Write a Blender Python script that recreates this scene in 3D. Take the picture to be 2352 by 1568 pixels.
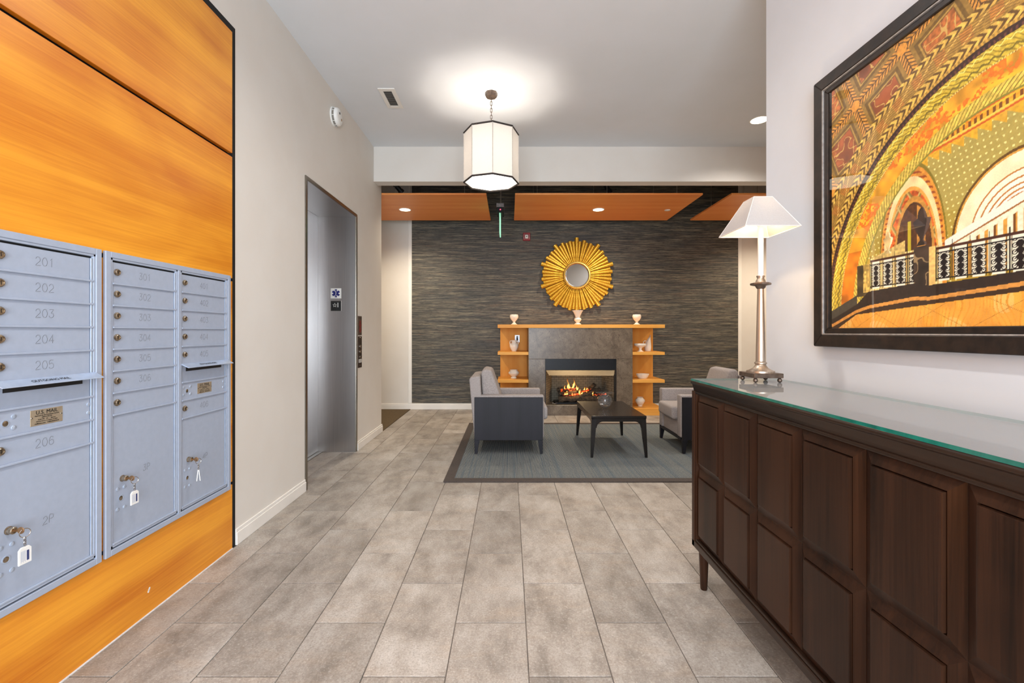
import bpy, bmesh, math, random
import numpy as np
from mathutils import Vector, Matrix
random.seed(7)
PI = math.pi
for o in list(bpy.data.objects):
    bpy.data.objects.remove(o)
SC = bpy.context.scene
COL = SC.collection

# ------------------------------------------------------------------ camera, light, exposure
F_PX, W_PX = 1035.0, 2352.0
cam = bpy.data.cameras.new('camera')
cam.sensor_width = 36.0
cam.lens = F_PX / W_PX * 36.0
cam.shift_x = 6 / W_PX
cam.shift_y = -21 / W_PX
cam.clip_start = 0.05
cam_o = bpy.data.objects.new('camera', cam)
cam_o.location = (0, 0, 1.26)
cam_o.rotation_euler = (PI / 2, 0, 0)
COL.objects.link(cam_o)
SC.camera = cam_o

SC.view_settings.view_transform = 'Standard'
SC.view_settings.look = 'None'
SC.view_settings.exposure = -0.20
SC.view_settings.gamma = 1.0
SC.view_settings.use_curve_mapping = False

wd = bpy.data.worlds.new('world')
SC.world = wd
wd.use_nodes = True
wd.node_tree.nodes['Background'].inputs[0].default_value = (0.80, 0.88, 1.0, 1)
wd.node_tree.nodes['Background'].inputs[1].default_value = 0.6


def area_light(name, loc, rot, sx, sy, power, color):
    l = bpy.data.lights.new(name, 'AREA')
    l.shape = 'RECTANGLE'
    l.size, l.size_y, l.energy, l.color = sx, sy, power, color
    o = bpy.data.objects.new(name, l)
    o.location, o.rotation_euler = loc, rot
    COL.objects.link(o)
    return o


def spot_light(name, loc, power, color, angle=120, blend=0.8, size=0.05, tilt=(0, 0, 0)):
    l = bpy.data.lights.new(name, 'SPOT')
    l.energy, l.color, l.spot_size, l.spot_blend, l.shadow_soft_size = power, color, math.radians(angle), blend, size
    o = bpy.data.objects.new(name, l)
    o.location, o.rotation_euler = loc, tilt
    COL.objects.link(o)
    return o


def point_light(name, loc, power, color, size=0.05):
    l = bpy.data.lights.new(name, 'POINT')
    l.energy, l.color, l.shadow_soft_size = power, color, size
    o = bpy.data.objects.new(name, l)
    o.location = loc
    COL.objects.link(o)
    return o


DAY = (0.80, 0.90, 1.0)
WARM = (1.0, 0.86, 0.66)
NEUT = (1.0, 0.96, 0.92)
# daylight through the glazed entrance behind the camera
area_light('daylight_entrance', (-0.13, -2.32, 1.45), (PI / 2, 0, 0), 2.7, 2.5, 390, DAY)
# recessed ceiling downlights of the entrance hall (the cans themselves are built below)
HALL_CANS = [(-0.15, 2.55), (-0.15, 0.4), (2.613, 4.708), (2.613, 3.3)]  # last can is unseen, added to light the wall the mirror reflects
for hx, hy in HALL_CANS:
    spot_light('hall_can_light', (hx, hy, 3.455), 125, NEUT, 150, 0.9, 0.08)
# lounge downlights in the three floating panels
PANEL_Z = 3.012
LOUNGE_CANS = [(-1.49, 6.432), (1.27, 6.432), (4.03, 6.432)]
for hx, hy in LOUNGE_CANS:
    spot_light('lounge_can_light', (hx, hy, PANEL_Z - 0.02), 185, WARM, 150, 0.9, 0.05)


# ------------------------------------------------------------------ colour and material helpers
def lin(c):
    return tuple((x / 255 / 12.92) if x / 255 <= 0.04045 else ((x / 255 + 0.055) / 1.055) ** 2.4 for x in c) + (1.0,)


class NT:
    def __init__(self, name):
        self.m = bpy.data.materials.new(name)
        self.m.use_nodes = True
        self.t = self.m.node_tree
        self.t.nodes.clear()

    def n(self, typ, **kw):
        nd = self.t.nodes.new(typ)
        for k, v in kw.items():
            if k.startswith('i_'):
                key = k[2:]
                key = int(key) if key.isdigit() else key
                nd.inputs[key].default_value = v
            else:
                setattr(nd, k, v)
        return nd

    def l(self, a, b):
        self.t.links.new(a, b)

    def out(self, sock):
        o = self.n('ShaderNodeOutputMaterial')
        self.l(sock, o.inputs[0])
        return self.m

    def math(self, op, a, b=None, c=None):
        nd = self.n('ShaderNodeMath', operation=op)
        for i, v in enumerate((a, b, c)):
            if v is None:
                continue
            if isinstance(v, (int, float)):
                nd.inputs[i].default_value = v
            else:
                self.l(v, nd.inputs[i])
        return nd.outputs[0]

    def mix(self, fac, a, b, blend='MIX'):
        nd = self.n('ShaderNodeMix', data_type='RGBA', blend_type=blend)
        for s, v in ((nd.inputs[0], fac), (nd.inputs[6], a), (nd.inputs[7], b)):
            if isinstance(v, (int, float)):
                s.default_value = v
            elif isinstance(v, tuple):
                s.default_value = v
            else:
                self.l(v, s)
        return nd.outputs[2]

    def coords(self, scale=(1, 1, 1), per_obj=False):
        tc = self.n('ShaderNodeTexCoord')
        src = tc.outputs['Object']
        rnd = None
        if per_obj:
            oi = self.n('ShaderNodeObjectInfo')
            rnd = oi.outputs['Random']
            mul = self.n('ShaderNodeVectorMath', operation='SCALE')
            mul.inputs[0].default_value = (31.7, 57.3, 13.1)
            self.l(rnd, mul.inputs['Scale'])
            add = self.n('ShaderNodeVectorMath', operation='ADD')
            self.l(src, add.inputs[0])
            self.l(mul.outputs[0], add.inputs[1])
            src = add.outputs[0]
        mp = self.n('ShaderNodeMapping')
        mp.inputs['Scale'].default_value = scale
        self.l(src, mp.inputs[0])
        return mp.outputs[0], rnd

    def noise(self, vec, scale, detail=3, rough=0.55, dist=0.0):
        nd = self.n('ShaderNodeTexNoise')
        nd.inputs['Scale'].default_value = scale
        nd.inputs['Detail'].default_value = detail
        nd.inputs['Roughness'].default_value = rough
        nd.inputs['Distortion'].default_value = dist
        self.l(vec, nd.inputs['Vector'])
        return nd.outputs[0]

    def ramp(self, fac, stops):
        nd = self.n('ShaderNodeValToRGB')
        el = nd.color_ramp.elements
        while len(el) < len(stops):
            el.new(0.5)
        for e, (p, c) in zip(el, stops):
            e.position, e.color = p, c
        self.l(fac, nd.inputs[0])
        return nd.outputs[0]

    def principled(self, col, rough=0.5, metal=0.0, spec=0.5, bump=None, bstr=0.1, bdist=0.01, **kw):
        p = self.n('ShaderNodeBsdfPrincipled')
        for key, v in (('Base Color', col), ('Roughness', rough), ('Metallic', metal), ('Specular IOR Level', spec)):
            if isinstance(v, (int, float, tuple)):
                p.inputs[key].default_value = v
            else:
                self.l(v, p.inputs[key])
        for k, v in kw.items():
            p.inputs[k.replace('_', ' ')].default_value = v
        if bump is not None:
            b = self.n('ShaderNodeBump')
            b.inputs['Strength'].default_value = bstr
            b.inputs['Distance'].default_value = bdist
            self.l(bump, b.inputs['Height'])
            self.l(b.outputs[0], p.inputs['Normal'])
        return p.outputs[0]


def pm(name, c1, c2=None, scale=6.0, stretch=(1, 1, 1), rough=0.5, metal=0.0, spec=0.5, bstr=0.0, bdist=0.005, per_obj=False, detail=4, lo=0.35, hi=0.65, **kw):
    """noise-driven two-tone principled material; c1, c2 are sRGB 0-255"""
    t = NT(name)
    v, _ = t.coords(stretch, per_obj)
    nz = t.noise(v, scale, detail)
    c2 = c2 or tuple(min(255, x * 0.94) for x in c1)
    col = t.ramp(nz, [(lo, lin(c2)), (hi, lin(c1))])
    return t.out(t.principled(col, rough, metal, spec, nz if bstr else None, bstr, bdist, **kw))


def emit(name, c, strength):
    t = NT(name)
    v, _ = t.coords()
    nz = t.noise(v, 3.0)
    col = t.ramp(nz, [(0.3, lin(c)), (0.7, lin(tuple(min(255, x * 1.02) for x in c)))])
    e = t.n('ShaderNodeEmission')
    t.l(col, e.inputs[0])
    e.inputs[1].default_value = strength
    return t.out(e.outputs[0])


def wood(name, dark, light, axis='y', rough=0.35, band=9.0, grain=1.0, spec=0.5, coat=0.0):
    """veneer: long soft bands along `axis` plus fine streaks"""
    t = NT(name)
    s = {'x': (0.35, 9, 9), 'y': (9, 0.35, 9), 'z': (9, 9, 0.35)}[axis]
    v, _ = t.coords(s)
    big = t.noise(v, 0.9, 2, 0.4, 0.3)
    s2 = {'x': (1.2, 60, 60), 'y': (60, 1.2, 60), 'z': (60, 60, 1.2)}[axis]
    v2, _ = t.coords(s2)
    fine = t.noise(v2, 1.6, 4, 0.6, 0.6 * grain)
    v3, _ = t.coords({'x': (1.0, 2.5, 2.5), 'y': (2.5, 1.0, 2.5), 'z': (2.5, 2.5, 1.0)}[axis])
    cath = t.noise(v3, 1.3, 2, 0.5, 1.5)
    f = t.math('ADD', t.math('MULTIPLY', big, 0.55), t.math('MULTIPLY', fine, 0.25 * grain))
    f = t.math('ADD', f, t.math('MULTIPLY', cath, 0.25))
    col = t.ramp(f, [(0.36, lin(dark)), (0.66, lin(light))])
    return t.out(t.principled(col, rough, 0, spec, fine, 0.03, 0.002, Coat_Weight=coat, Coat_Roughness=0.15))


# ------------------------------------------------------------------ mesh helpers
class MB:
    def __init__(self):
        self.v, self.f, self.mi = [], [], []
        self.cur = 0

    def add(self, vs, fs):
        b = len(self.v)
        self.v += [tuple(p) for p in vs]
        self.f += [tuple(b + i for i in f) for f in fs]
        self.mi += [self.cur] * len(fs)
        return self

    def box(self, x0, x1, y0, y1, z0, z1):
        x0, x1 = min(x0, x1), max(x0, x1)
        y0, y1 = min(y0, y1), max(y0, y1)
        z0, z1 = min(z0, z1), max(z0, z1)
        vs = [(x0, y0, z0), (x1, y0, z0), (x1, y1, z0), (x0, y1, z0), (x0, y0, z1), (x1, y0, z1), (x1, y1, z1), (x0, y1, z1)]
        return self.add(vs, [(0, 3, 2, 1), (4, 5, 6, 7), (0, 1, 5, 4), (1, 2, 6, 5), (2, 3, 7, 6), (3, 0, 4, 7)])

    def hexa(self, bot, top):
        """two matching loops of points joined to a solid"""
        n = len(bot)
        fs = [tuple(range(n - 1, -1, -1)), tuple(range(n, 2 * n))]
        fs += [(i, (i + 1) % n, n + (i + 1) % n, n + i) for i in range(n)]
        return self.add(list(bot) + list(top), fs)

    def prism(self, poly, axis, a, b):
        """poly of 2D points; axis 'x': (y,z), 'y': (x,z), 'z': (x,y)"""
        def P(p, t):
            return {'x': (t, p[0], p[1]), 'y': (p[0], t, p[1]), 'z': (p[0], p[1], t)}[axis]
        return self.hexa([P(p, a) for p in poly], [P(p, b) for p in poly])

    def lathe(self, prof, c=(0, 0, 0), n=24, axis='z', phase=0.0, sx=1.0, sy=1.0, cap=True):
        vs, fs = [], []
        for r, h in prof:
            for i in range(n):
                a = phase + 2 * PI * i / n
                p = (r * math.cos(a) * sx, r * math.sin(a) * sy, h)
                if axis == 'x':
                    p = (p[2], p[0], p[1])
                elif axis == 'y':
                    p = (p[0], p[2], p[1])
                vs.append((p[0] + c[0], p[1] + c[1], p[2] + c[2]))
        m = len(prof)
        for j in range(m - 1):
            for i in range(n):
                k = (i + 1) % n
                fs.append((j * n + i, j * n + k, (j + 1) * n + k, (j + 1) * n + i))
        if cap:
            fs.append(tuple(range(n - 1, -1, -1)))
            fs.append(tuple((m - 1) * n + i for i in range(n)))
        return self.add(vs, fs)

    def tube(self, pts, r, n=8, closed=False):
        pts = [Vector(p) for p in pts]
        m = len(pts)
        rs = r if isinstance(r, (list, tuple)) else [r] * m
        vs, fs = [], []
        up = None
        for j in range(m):
            a = pts[(j - 1) % m] if (closed or j > 0) else pts[j]
            b = pts[(j + 1) % m] if (closed or j < m - 1) else pts[j]
            d = (b - a).normalized()
            if up is None:
                up = Vector((0, 0, 1)) if abs(d.z) < 0.9 else Vector((1, 0, 0))
            s = d.cross(up).normalized()
            up = s.cross(d).normalized()
            for i in range(n):
                t = 2 * PI * i / n
                vs.append(pts[j] + (s * math.cos(t) + up * math.sin(t)) * rs[j])
        for j in range(m if closed else m - 1):
            k = (j + 1) % m
            for i in range(n):
                q = (i + 1) % n
                fs.append((j * n + i, k * n + i, k * n + q, j * n + q))
        if not closed:
            fs.append(tuple(range(n)))
            fs.append(tuple((m - 1) * n + i for i in range(n - 1, -1, -1)))
        return self.add(vs, fs)

    def mesh(self, name, mats, bevel=0.0, seg=2, smooth=False, off=(0, 0, 0), xf=None):
        me = bpy.data.meshes.new(name)
        vs = self.v
        if xf is not None:
            vs = [tuple(xf @ Vector(p)) for p in vs]
        vs = [(p[0] - off[0], p[1] - off[1], p[2] - off[2]) for p in vs]
        me.from_pydata(vs, [], self.f)
        for m in (mats if isinstance(mats, (list, tuple)) else [mats]):
            me.materials.append(m)
        if any(self.mi):
            me.polygons.foreach_set('material_index', self.mi)
        bm = bmesh.new()
        bm.from_mesh(me)
        bmesh.ops.recalc_face_normals(bm, faces=bm.faces)
        if bevel > 0:
            ed = [e for e in bm.edges if len(e.link_faces) == 2 and e.calc_face_angle(0) > 0.5]
            bmesh.ops.bevel(bm, geom=ed, offset=bevel, segments=seg, profile=0.5, affect='EDGES', clamp_overlap=True)
        bm.to_mesh(me)
        bm.free()
        if smooth:
            me.polygons.foreach_set('use_smooth', [True] * len(me.polygons))
            if smooth != 'all':
                me.set_sharp_from_angle(angle=math.radians(40))
        me.update()
        return me


def root_loc(p):
    while p.parent is not None:
        p = p.parent
    return p.location


def tag(o, label=None, cat=None, group=None, kind=None):
    for k, v in (('label', label), ('category', cat), ('group', group), ('kind', kind)):
        if v:
            o[k] = v
    return o


def obj(name, mb, mats, parent=None, bevel=0.0, seg=2, smooth=False, local=False, origin=None, xf=None):
    """one mesh object. Vertices are in world space unless local; parented parts are re-based to their thing"""
    off = (0, 0, 0)
    if parent is not None and not local:
        off = tuple(root_loc(parent))
    elif origin is not None:
        off = origin
    me = mb.mesh(name, mats, bevel, seg, smooth, off, xf)
    o = bpy.data.objects.new(name, me)
    COL.objects.link(o)
    if parent is not None:
        o.parent = parent
    elif origin is not None:
        o.location = origin
    return o


def thing(name, loc, label, cat, group=None):
    o = bpy.data.objects.new(name, None)
    o.empty_display_size = 0.1
    o.location = loc
    COL.objects.link(o)
    return tag(o, label, cat, group)


def struct(name, mb, mats, parent=None, **kw):
    o = obj(name, mb, mats, parent, **kw)
    if parent is None:
        o['kind'] = 'structure'
    return o


def link_copy(src, name, parent, loc=None, rot=None):
    o = bpy.data.objects.new(name, src.data)
    COL.objects.link(o)
    o.parent = parent
    if loc is not None:
        o.location = loc
    if rot is not None:
        o.rotation_euler = rot
    return o


def text_mb(s, size, align='CENTER', bold=False, depth=0.0004):
    cu = bpy.data.curves.new('text', 'FONT')
    cu.body, cu.size, cu.align_x, cu.align_y = s, size, align, 'CENTER'
    cu.extrude = depth
    cu.resolution_u = 3
    if bold:
        cu.extrude = depth
    ob = bpy.data.objects.new('text', cu)
    COL.objects.link(ob)
    dg = bpy.context.evaluated_depsgraph_get()
    me = bpy.data.meshes.new_from_object(ob.evaluated_get(dg))
    mb = MB()
    mb.add([tuple(v.co) for v in me.vertices], [tuple(p.vertices) for p in me.polygons])
    bpy.data.objects.remove(ob)
    bpy.data.meshes.remove(me)
    return mb


def frame_left(x, y, z):      # text on the left wall: right = +Y, up = +Z, out = +X
    return Matrix(((0, 0, 1, x), (1, 0, 0, y), (0, 1, 0, z), (0, 0, 0, 1)))


def frame_back(x, y, z):      # text on a surface facing the camera: right = +X, up = +Z, out = -Y
    return Matrix(((1, 0, 0, x), (0, 0, -1, y), (0, 1, 0, z), (0, 0, 0, 1)))


def disc_profile_round(r, h, e):
    return [(r - e, 0), (r, e), (r, h - e), (r - e, h)]


# ------------------------------------------------------------------ materials
M_wall_warm = pm('cream_paint', (221, 215, 207), (218, 211, 202), 3, rough=0.75, spec=0.3)
M_wall_white = pm('white_paint', (216, 219, 224), (213, 216, 220), 3, rough=0.75, spec=0.3)
M_ceil = pm('ceiling_paint', (224, 226, 229), (221, 223, 225), 2, rough=0.85, spec=0.2)
M_ceil_dark = pm('lounge_ceiling_paint', (150, 146, 138), (140, 136, 128), 2, rough=0.9)
M_trim = pm('white_trim', (236, 231, 224), (230, 225, 217), 4, rough=0.4)
M_black = pm('black_gap', (12, 11, 11), (8, 8, 8), 20, rough=0.8)
M_orange = wood('orange_maple_veneer', (194, 102, 8), (242, 164, 46), 'y', 0.38, coat=0.05)
M_panelwood = wood('ceiling_panel_veneer', (232, 136, 66), (244, 162, 90), 'x', 0.45)
M_shelf = wood('shelf_maple', (224, 148, 58), (242, 178, 88), 'x', 0.45, spec=0.25)
M_shelfback = wood('shelf_back_maple', (222, 146, 58), (240, 174, 86), 'z', 0.5, spec=0.15)
M_mail = pm('mailbox_grey_powdercoat', (166, 175, 192), (162, 171, 188), 40, rough=0.5, metal=0.1)
M_mail_edge = pm('mailbox_bright_edge', (196, 208, 226), (184, 197, 217), 30, rough=0.3, metal=0.55)
M_engrave_d = pm('engraved_line_dark', (92, 95, 100), (84, 86, 92), 60, rough=0.5)
M_engrave_l = pm('engraved_line_light', (176, 184, 198), (168, 176, 190), 60, rough=0.5)
M_brass = pm('lock_nickel', (178, 164, 144), (136, 118, 98), 90, rough=0.25, metal=0.9)
M_steelkey = pm('key_steel', (196, 190, 182), (160, 152, 142), 80, rough=0.22, metal=1.0)
M_plate = pm('brass_label_plate', (176, 160, 136), (164, 146, 122), 30, rough=0.4, metal=0.4)
M_ink = pm('black_ink', (24, 22, 22), (18, 17, 17), 50, rough=0.6)
M_white_plastic = pm('white_plastic', (236, 234, 230), (228, 226, 220), 12, rough=0.35)
M_tagblue = pm('blue_print', (56, 66, 116), (48, 56, 104), 60, rough=0.5)
M_greyprint = pm('grey_print', (176, 182, 198), (168, 174, 190), 60, rough=0.5)
M_caulk = pm('white_caulk', (228, 226, 224), (214, 212, 210), 60, rough=0.6)


def m_steel():
    t = NT('brushed_stainless')
    v, _ = t.coords((260, 260, 2.0))
    nz = t.noise(v, 1.0, 3)
    col = t.ramp(nz, [(0.3, lin((188, 185, 184))), (0.7, lin((200, 197, 195)))])
    r = t.math('ADD', t.math('MULTIPLY', nz, 0.08), 0.26)
    return t.out(t.principled(col, r, 1.0, 0.5))


M_steel = m_steel()
M_steel_trim = pm('steel_trim', (150, 144, 134), (132, 126, 116), 30, (20, 20, 1), rough=0.28, metal=1.0)


def m_tile():
    t = NT('stone_look_tile')
    v, rnd = t.coords((1, 1, 1), True)
    vb, _ = t.coords((1.5, 0.8, 1), True)
    big = t.noise(vb, 4.0, 6, 0.68, 0.15)
    fine = t.noise(v, 125, 4, 0.8)
    vs, _ = t.coords((2.0, 7.0, 1), True)
    streak = t.noise(vs, 2.0, 3, 0.6, 0.4)
    base = t.ramp(big, [(0.28, lin((116, 108, 99))), (0.5, lin((160, 151, 141))), (0.74, lin((188, 182, 174)))])
    warm = t.mix(t.ramp(streak, [(0.52, (0, 0, 0, 1)), (0.8, (0.30, 0.30, 0.30, 1))]), base, lin((182, 158, 132)))
    speck = t.mix(t.ramp(fine, [(0.36, (0.55, 0.55, 0.55, 1)), (0.50, (0, 0, 0, 1))]), warm, lin((122, 112, 102)))
    speck = t.mix(t.ramp(fine, [(0.56, (0, 0, 0, 1)), (0.68, (0.5, 0.5, 0.5, 1))]), speck, lin((214, 208, 200)))
    val = t.math('ADD', t.math('MULTIPLY', rnd, 0.26), 0.85)
    col = t.mix(1.0, speck, speck, 'MULTIPLY')
    hsv = t.n('ShaderNodeHueSaturation')
    t.l(val, hsv.inputs['Value'])
    t.l(speck, hsv.inputs['Color'])
    return t.out(t.principled(hsv.outputs[0], 0.48, 0, 0.45, fine, 0.12, 0.002))


M_tile = m_tile()
M_grout = pm('grout', (126, 116, 106), (88, 80, 74), 5, rough=0.9)
M_carpet = pm('brown_carpet', (112, 96, 74), (76, 64, 48), 160, rough=1.0, spec=0.1, bstr=0.4, bdist=0.004)


def m_wallpaper():
    t = NT('dark_grasscloth_wallpaper')
    v1, _ = t.coords((3.0, 1, 230))
    a = t.noise(v1, 1.0, 4, 0.6)
    v2, _ = t.coords((2.6, 1, 60))
    b = t.noise(v2, 1.0, 3, 0.6)
    v3, _ = t.coords((14.0, 1, 300))
    c = t.noise(v3, 1.0, 2, 0.5)
    v4, _ = t.coords((1.0, 1, 16))
    d = t.noise(v4, 1.0, 2, 0.5)
    base = t.ramp(a, [(0.30, lin((20, 20, 20))), (0.43, lin((56, 55, 52))), (0.53, lin((86, 81, 70))), (0.66, lin((156, 144, 120)))])
    rust = t.mix(t.ramp(b, [(0.56, (0, 0, 0, 1)), (0.74, (0.8, 0.8, 0.8, 1))]), base, lin((118, 96, 76)))
    blue = t.mix(t.ramp(d, [(0.5, (0, 0, 0, 1)), (0.7, (0.45, 0.45, 0.45, 1))]), rust, lin((54, 58, 62)))
    dk = t.mix(t.ramp(c, [(0.34, (0.8, 0.8, 0.8, 1)), (0.46, (0, 0, 0, 1))]), blue, lin((16, 16, 18)))
    return t.out(t.principled(dk, 0.55, 0.0, 0.5, a, 0.35, 0.006))


M_paper = m_wallpaper()
M_stone = None


def m_stone():
    t = NT('taupe_marble')
    v, _ = t.coords((1, 1, 1))
    a = t.noise(v, 5, 5, 0.65, 1.0)
    b = t.noise(v, 38, 4, 0.7, 2.2)
    base = t.ramp(a, [(0.3, lin((88, 74, 60))), (0.5, lin((114, 99, 83))), (0.7, lin((134, 119, 102)))])
    ve = t.mix(t.ramp(b, [(0.36, (0.9, 0.9, 0.9, 1)), (0.46, (0, 0, 0, 1))]), base, lin((62, 50, 40)))
    ve = t.mix(t.ramp(b, [(0.60, (0, 0, 0, 1)), (0.72, (0.6, 0.6, 0.6, 1))]), ve, lin((158, 146, 132)))
    return t.out(t.principled(ve, 0.3, 0, 0.5))


M_stone = m_stone()


def m_firebrick():
    t = NT('firebrick_liner')
    tc = t.n('ShaderNodeTexCoord')
    mp = t.n('ShaderNodeMapping')
    mp.inputs['Rotation'].default_value = (PI / 2, 0, 0)
    t.l(tc.outputs['Object'], mp.inputs[0])
    br = t.n('ShaderNodeTexBrick')
    br.inputs['Scale'].default_value = 7.0
    br.inputs['Color1'].default_value = lin((128, 121, 106))
    br.inputs['Color2'].default_value = lin((116, 110, 96))
    br.inputs['Mortar'].default_value = lin((84, 79, 70))
    t.l(mp.outputs[0], br.inputs['Vector'])
    return t.out(t.principled(br.outputs[0], 0.85, 0, 0.2, br.outputs[1], 0.2, 0.004))


M_firebrick = m_firebrick()
M_blackmetal = pm('black_metal', (20, 20, 24), (14, 14, 17), 20, rough=0.4, metal=0.3)
M_hood = pm('hood_steel', (140, 126, 102), (120, 106, 84), 20, (1, 30, 30), rough=0.35, metal=0.85)
M_bark = pm('charred_log', (96, 80, 62), (34, 27, 22), 26, (1, 3, 3), rough=0.95, bstr=0.8, bdist=0.01)
M_espresso = wood('espresso_wood', (8, 6, 5), (54, 33, 21), 'z', 0.33, coat=0.0, spec=0.2, grain=1.6)
M_espresso_h = wood('espresso_wood_horizontal', (18, 12, 9), (50, 33, 22), 'y', 0.3, coat=0.0, spec=0.35)
M_chairwood = wood('black_brown_wood', (17, 16, 21), (31, 29, 36), 'z', 0.5, coat=0.0, spec=0.3)
M_tablewood = wood('black_table_wood', (12, 10, 10), (26, 21, 19), 'y', 0.25, coat=0.1, spec=0.4)
M_fabric = pm('grey_tweed_fabric', (176, 167, 162), (132, 124, 122), 240, rough=0.95, spec=0.15, bstr=0.35, bdist=0.002, detail=2)
M_ceramic = pm('cream_ceramic', (252, 241, 224), (247, 234, 216), 5, rough=0.28)
M_bronze = pm('brushed_bronze', (200, 184, 166), (178, 160, 142), 20, (6, 6, 0.4), rough=0.36, metal=0.85)
M_bronze_dk = pm('dark_bronze', (120, 104, 92), (94, 80, 70), 40, rough=0.38, metal=0.7)
M_rim = pm('dark_rim_trim', (46, 36, 32), (36, 28, 25), 40, rough=0.6)
M_gold = pm('antique_gold_leaf', (228, 184, 66), (186, 136, 34), 45, rough=0.36, metal=0.6, bstr=0.1, bdist=0.002)
M_goldring = pm('gold_ring', (220, 186, 104), (196, 156, 70), 40, rough=0.3, metal=0.8)
M_mirror = pm('mirror_glass', (244, 240, 234), (240, 236, 230), 2, rough=0.02, metal=1.0)
M_frame = pm('dark_picture_frame', (44, 32, 25), (24, 18, 15), 34, (1, 1, 1), rough=0.33, bstr=0.15, bdist=0.003)
M_frame_line = pm('silver_fillet', (176, 170, 164), (150, 142, 136), 50, rough=0.35, metal=0.35)
M_red = pm('alarm_red', (150, 22, 28), (134, 18, 24), 10, rough=0.4)
M_navy = pm('emblem_blue', (22, 28, 112), (18, 22, 100), 10, rough=0.5)
M_grille_dark = pm('grille_shadow', (70, 66, 60), (60, 56, 52), 10, rough=0.9)
M_wire = pm('suspension_wire', (190, 182, 168), (160, 152, 140), 30, rough=0.3, metal=0.8)
M_ironlight = pm('spot_black', (22, 20, 20), (14, 13, 13), 30, rough=0.5)


def m_rug():
    t = NT('woven_rug_stripes')
    v, _ = t.coords((1, 1, 1))
    wv = t.n('ShaderNodeTexWave', wave_type='BANDS', bands_direction='X', wave_profile='SIN')
    wv.inputs['Scale'].default_value = 30.0
    wv.inputs['Distortion'].default_value = 0.6
    wv.inputs['Detail'].default_value = 2
    wv.inputs['Detail Scale'].default_value = 6
    t.l(v, wv.inputs['Vector'])
    v2, _ = t.coords((60, 0.6, 1))
    st = t.noise(v2, 1.0, 2)
    v3, _ = t.coords((160, 120, 1))
    kn = t.noise(v3, 1.0, 2)
    base = t.ramp(wv.outputs[1], [(0.15, lin((66, 76, 84))), (0.5, lin((102, 111, 116))), (0.85, lin((154, 153, 144)))])
    col = t.mix(t.ramp(st, [(0.45, (0, 0, 0, 1)), (0.7, (0.6, 0.6, 0.6, 1))]), base, lin((80, 98, 112)))
    col = t.mix(t.ramp(kn, [(0.35, (0.6, 0.6, 0.6, 1)), (0.55, (0, 0, 0, 1))]), col, lin((50, 52, 52)))
    return t.out(t.principled(col, 0.95, 0, 0.15, wv.outputs[1], 0.3, 0.003))


M_rug = m_rug()
M_rugborder = pm('rug_border_cloth', (74, 64, 58), (60, 52, 48), 120, rough=0.85, bstr=0.1, bdist=0.001)


def m_shade(name, c, trans=0.55):
    t = NT(name)
    v, _ = t.coords((1, 1, 1))
    nz = t.noise(v, 180, 2)
    col = t.ramp(nz, [(0.3, lin(tuple(x * 0.97 for x in c))), (0.7, lin(c))])
    d = t.n('ShaderNodeBsdfDiffuse')
    tr = t.n('ShaderNodeBsdfTranslucent')
    t.l(col, d.inputs[0])
    t.l(col, tr.inputs[0])
    mx = t.n('ShaderNodeMixShader')
    mx.inputs[0].default_value = trans
    t.l(d.outputs[0], mx.inputs[1])
    t.l(tr.outputs[0], mx.inputs[2])
    return t.out(mx.outputs[0])


M_shade = m_shade('linen_shade', (226, 218, 208), 0.075)
M_shade2 = m_shade('white_lamp_shade', (178, 174, 172), 0.02)
M_bulb = emit('lit_diffuser', (255, 246, 232), 5.0)
M_can = emit('lit_downlight', (255, 240, 214), 9.0)
M_greenedge = emit('green_edge_light', (170, 250, 200), 1.5)
M_redled = emit('red_indicator', (255, 90, 120), 2.0)


def m_clear(name, tint, ior=1.45, rough=0.0, haze=0.0, bump=0.0):
    t = NT(name)
    fr = t.n('ShaderNodeFresnel')
    fr.inputs[0].default_value = ior
    tc, _ = t.coords((1, 1, 1))
    nz = t.noise(tc, 2.0)
    col = t.ramp(nz, [(0.3, tint), (0.7, tuple(min(1, x * 1.01) for x in tint[:3]) + (1,))])
    tr = t.n('ShaderNodeBsdfTransparent')
    t.l(col, tr.inputs[0])
    gl = t.n('ShaderNodeBsdfGlossy')
    gl.inputs['Roughness'].default_value = rough
    mx = t.n('ShaderNodeMixShader')
    geo = t.n('ShaderNodeNewGeometry')
    t.l(t.math('MULTIPLY', fr.outputs[0], t.math('SUBTRACT', 1.0, geo.outputs['Backfacing'])), mx.inputs[0])
    t.l(tr.outputs[0], mx.inputs[1])
    t.l(gl.outputs[0], mx.inputs[2])
    if bump:
        nb = t.noise(tc, 60.0, 2)
        bp = t.n('ShaderNodeBump')
        bp.inputs['Strength'].default_value = bump
        bp.inputs['Distance'].default_value = 0.01
        t.l(nb, bp.inputs['Height'])
        t.l(bp.outputs[0], gl.inputs['Normal'])
        t.l(bp.outputs[0], fr.inputs['Normal'])
    if haze:
        df = t.n('ShaderNodeBsdfDiffuse')
        df.inputs[0].default_value = (0.8, 0.82, 0.84, 1)
        m2 = t.n('ShaderNodeMixShader')
        m2.inputs[0].default_value = haze
        t.l(mx.outputs[0], m2.inputs[1])
        t.l(df.outputs[0], m2.inputs[2])
        return t.out(m2.outputs[0])
    return t.out(mx.outputs[0])


M_pane = m_clear('picture_glass', (0.98, 0.98, 0.97, 1), 1.5)
M_tabletop_glass = m_clear('tabletop_glass', (0.95, 0.97, 0.96, 1), 2.2, 0.02, 0.14)  # pale diffuse haze stands in for dust and for brighter reflections
M_glassedge = pm('green_glass_edge', (20, 118, 104), (10, 92, 82), 8, (1, 3, 1), rough=0.08, spec=0.8)


M_vaseglass = m_clear('bubble_glass', (0.97, 0.98, 0.99, 1), 1.75, 0.0, 0.012, 0.35)


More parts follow.
